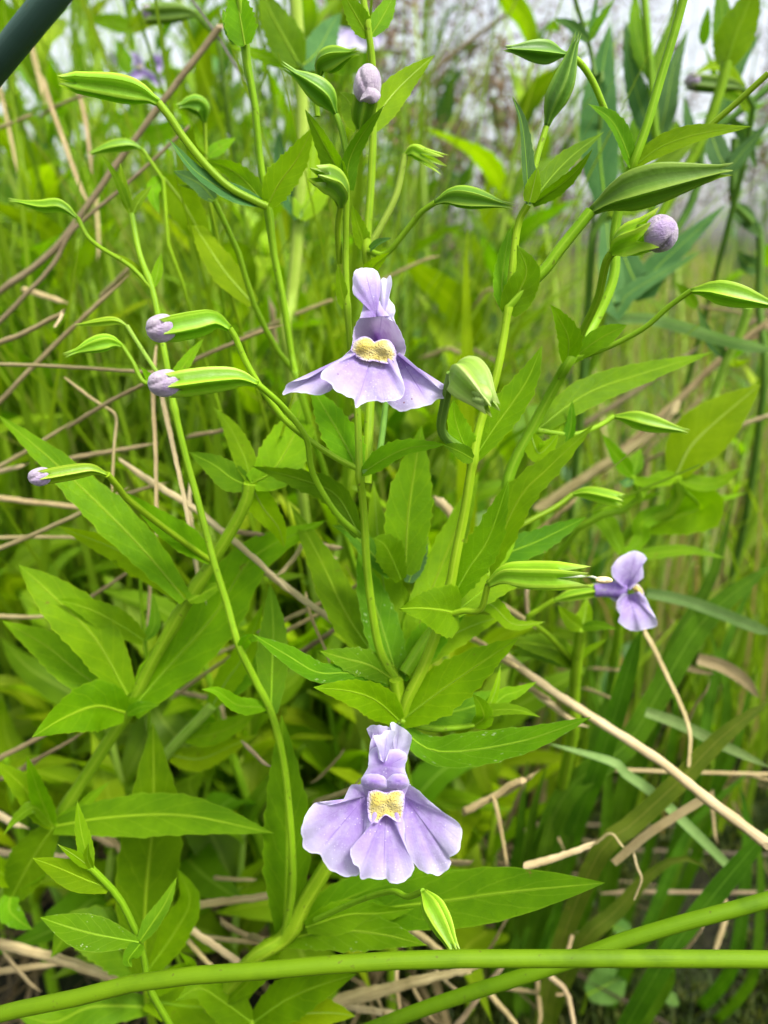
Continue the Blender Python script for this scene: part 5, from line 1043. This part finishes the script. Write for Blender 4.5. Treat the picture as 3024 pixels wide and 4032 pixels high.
grass_mesh('straw_litter', 800, (.22, .9), (.07, .22), (.0006, .0016), 'litter', 'tangle of fallen dry grass on the ground', 8, lie=.86, zoff=.01, dens=lambda x, y, r: not (x > .02 and y < .42))
grass_mesh('dry_grass', 1100, (.34, 1.6), (.12, .34), (.0005, .0013), 'litter', 'thin dead grass stems standing among the green', 9, xr=.62, dens=lambda x, y, r: (x > -.1*y and y > .42) or r.random() < .08)
grass_mesh('moss', 52000, (.17, .60), (.004, .013), (.0005, .0012), 'moss', 'dark green moss on the ground', 10, seg=2, xr=1.0, zoff=-.004, dens=lambda x, y, r: x > -.02)
# sedge stalks with brown seed heads against the sky
def seed_stalk(x, y, h, label, group, heads=5, size_=.02, lean=0):
    e = thing('sedge_stalk', Vector((x, y, 0)), label, 'sedge', group)
    pts = [Vector((x, y, -.012)), Vector((x+lean*.3, y, h*.5)), Vector((x+lean, y+.02, h))]
    C = cr(pts, 14); V, F, UV = tube_geo(C, [.0016*(1-.6*i/13) for i in range(14)], 5); link_mesh('stem', V, F, UV, 'twig', e, origin=C[0])
    for k in range(heads):
        t = 1-.30*k/heads; c = lerpv(C, t); a = rng.uniform(0, 6.28); L_ = size_*rng.uniform(.8, 2.2)
        tip = c+Vector((math.cos(a)*L_, math.sin(a)*L_, L_*rng.uniform(.1, 1)))
        K = cr([c, c.lerp(tip, .5)+Vector((0, 0, L_*.2)), tip], 5)
        tv, tf, tu = tube_geo(K, [.0005]*5, 4); o = link_mesh('seed_branch', tv, tf, tu, 'twig', e, origin=c)
        SV, SF = [], []
        for q in range(48):
            p = tip+Vector((rng.gauss(0, 1), rng.gauss(0, 1), rng.gauss(0, 1)))*size_*.36; u = Vector((rng.gauss(0, 1), rng.gauss(0, 1), rng.gauss(0, 1))).normalized(); v_ = u.orthogonal().normalized()
            i0 = len(SV); s_ = size_*.16; SV += [p-u*s_, p+v_*s_*.35, p+u*s_, p-v_*s_*.35, p+u.cross(v_)*s_*.35]; SF += [(i0, i0+1, i0+4), (i0+1, i0+2, i0+4), (i0+2, i0+3, i0+4), (i0+3, i0, i0+4), (i0, i0+3, i0+2, i0+1)]
        link_mesh('seed_head', SV, SF, [(0, 0)]*len(SV), 'seed', o, smooth=False, origin=tip)
    return e
SG = 'brown-headed sedge stalks against the sky'
for i in range(44):
    y = rng.uniform(.55, 1.7); x = y*rng.uniform(-.12, .62)
    seed_stalk(x, y, CAM_H+y*rng.uniform(.10, .33), 'thin sedge stalk with brown seed heads against the pale sky', SG, rng.randint(4, 7), .020+.014*rng.random(), rng.uniform(-.06, .06))
# thin twigs and weeds against the sky
def weed(x, y, h, label, group):
    e = thing('weed_stalk', Vector((x, y, 0)), label, 'weed', group)
    lean = rng.uniform(-.15, .15)*h
    C = cr([Vector((x, y, -.012)), Vector((x+lean*.4, y, h*.5)), Vector((x+lean, y, h))], 14)
    V, F, UV = tube_geo(C, [.0014*(1-.7*i/13) for i in range(14)], 5); link_mesh('stem', V, F, UV, rng.choice(['stem_dark', 'twig', 'stem']), e, origin=C[0])
    for k in range(rng.randint(7, 12)):
        c = lerpv(C, rng.uniform(.35, .98)); a = rng.uniform(0, 6.28); s = rng.uniform(.02, .05)
        o = bpy.data.objects.new('leaf', LEAFM[rng.choice([2, 6, 7, 8, 8])]); col.objects.link(o); o.parent = e
        o.location = c-Vector((x, y, 0)); o.rotation_euler = (rng.uniform(.3, 1.1), 0, a); o.scale = (s*.6, s, s)
    return e
for i in range(84):
    y = rng.uniform(.45, 1.5); x = y*rng.uniform(-.60, .60)
    weed(x, y, CAM_H+y*rng.uniform(.05, .36), 'thin small-leaved weed stalk standing far behind the flowering stems', 'thin weed stalks far behind the flowering stems')
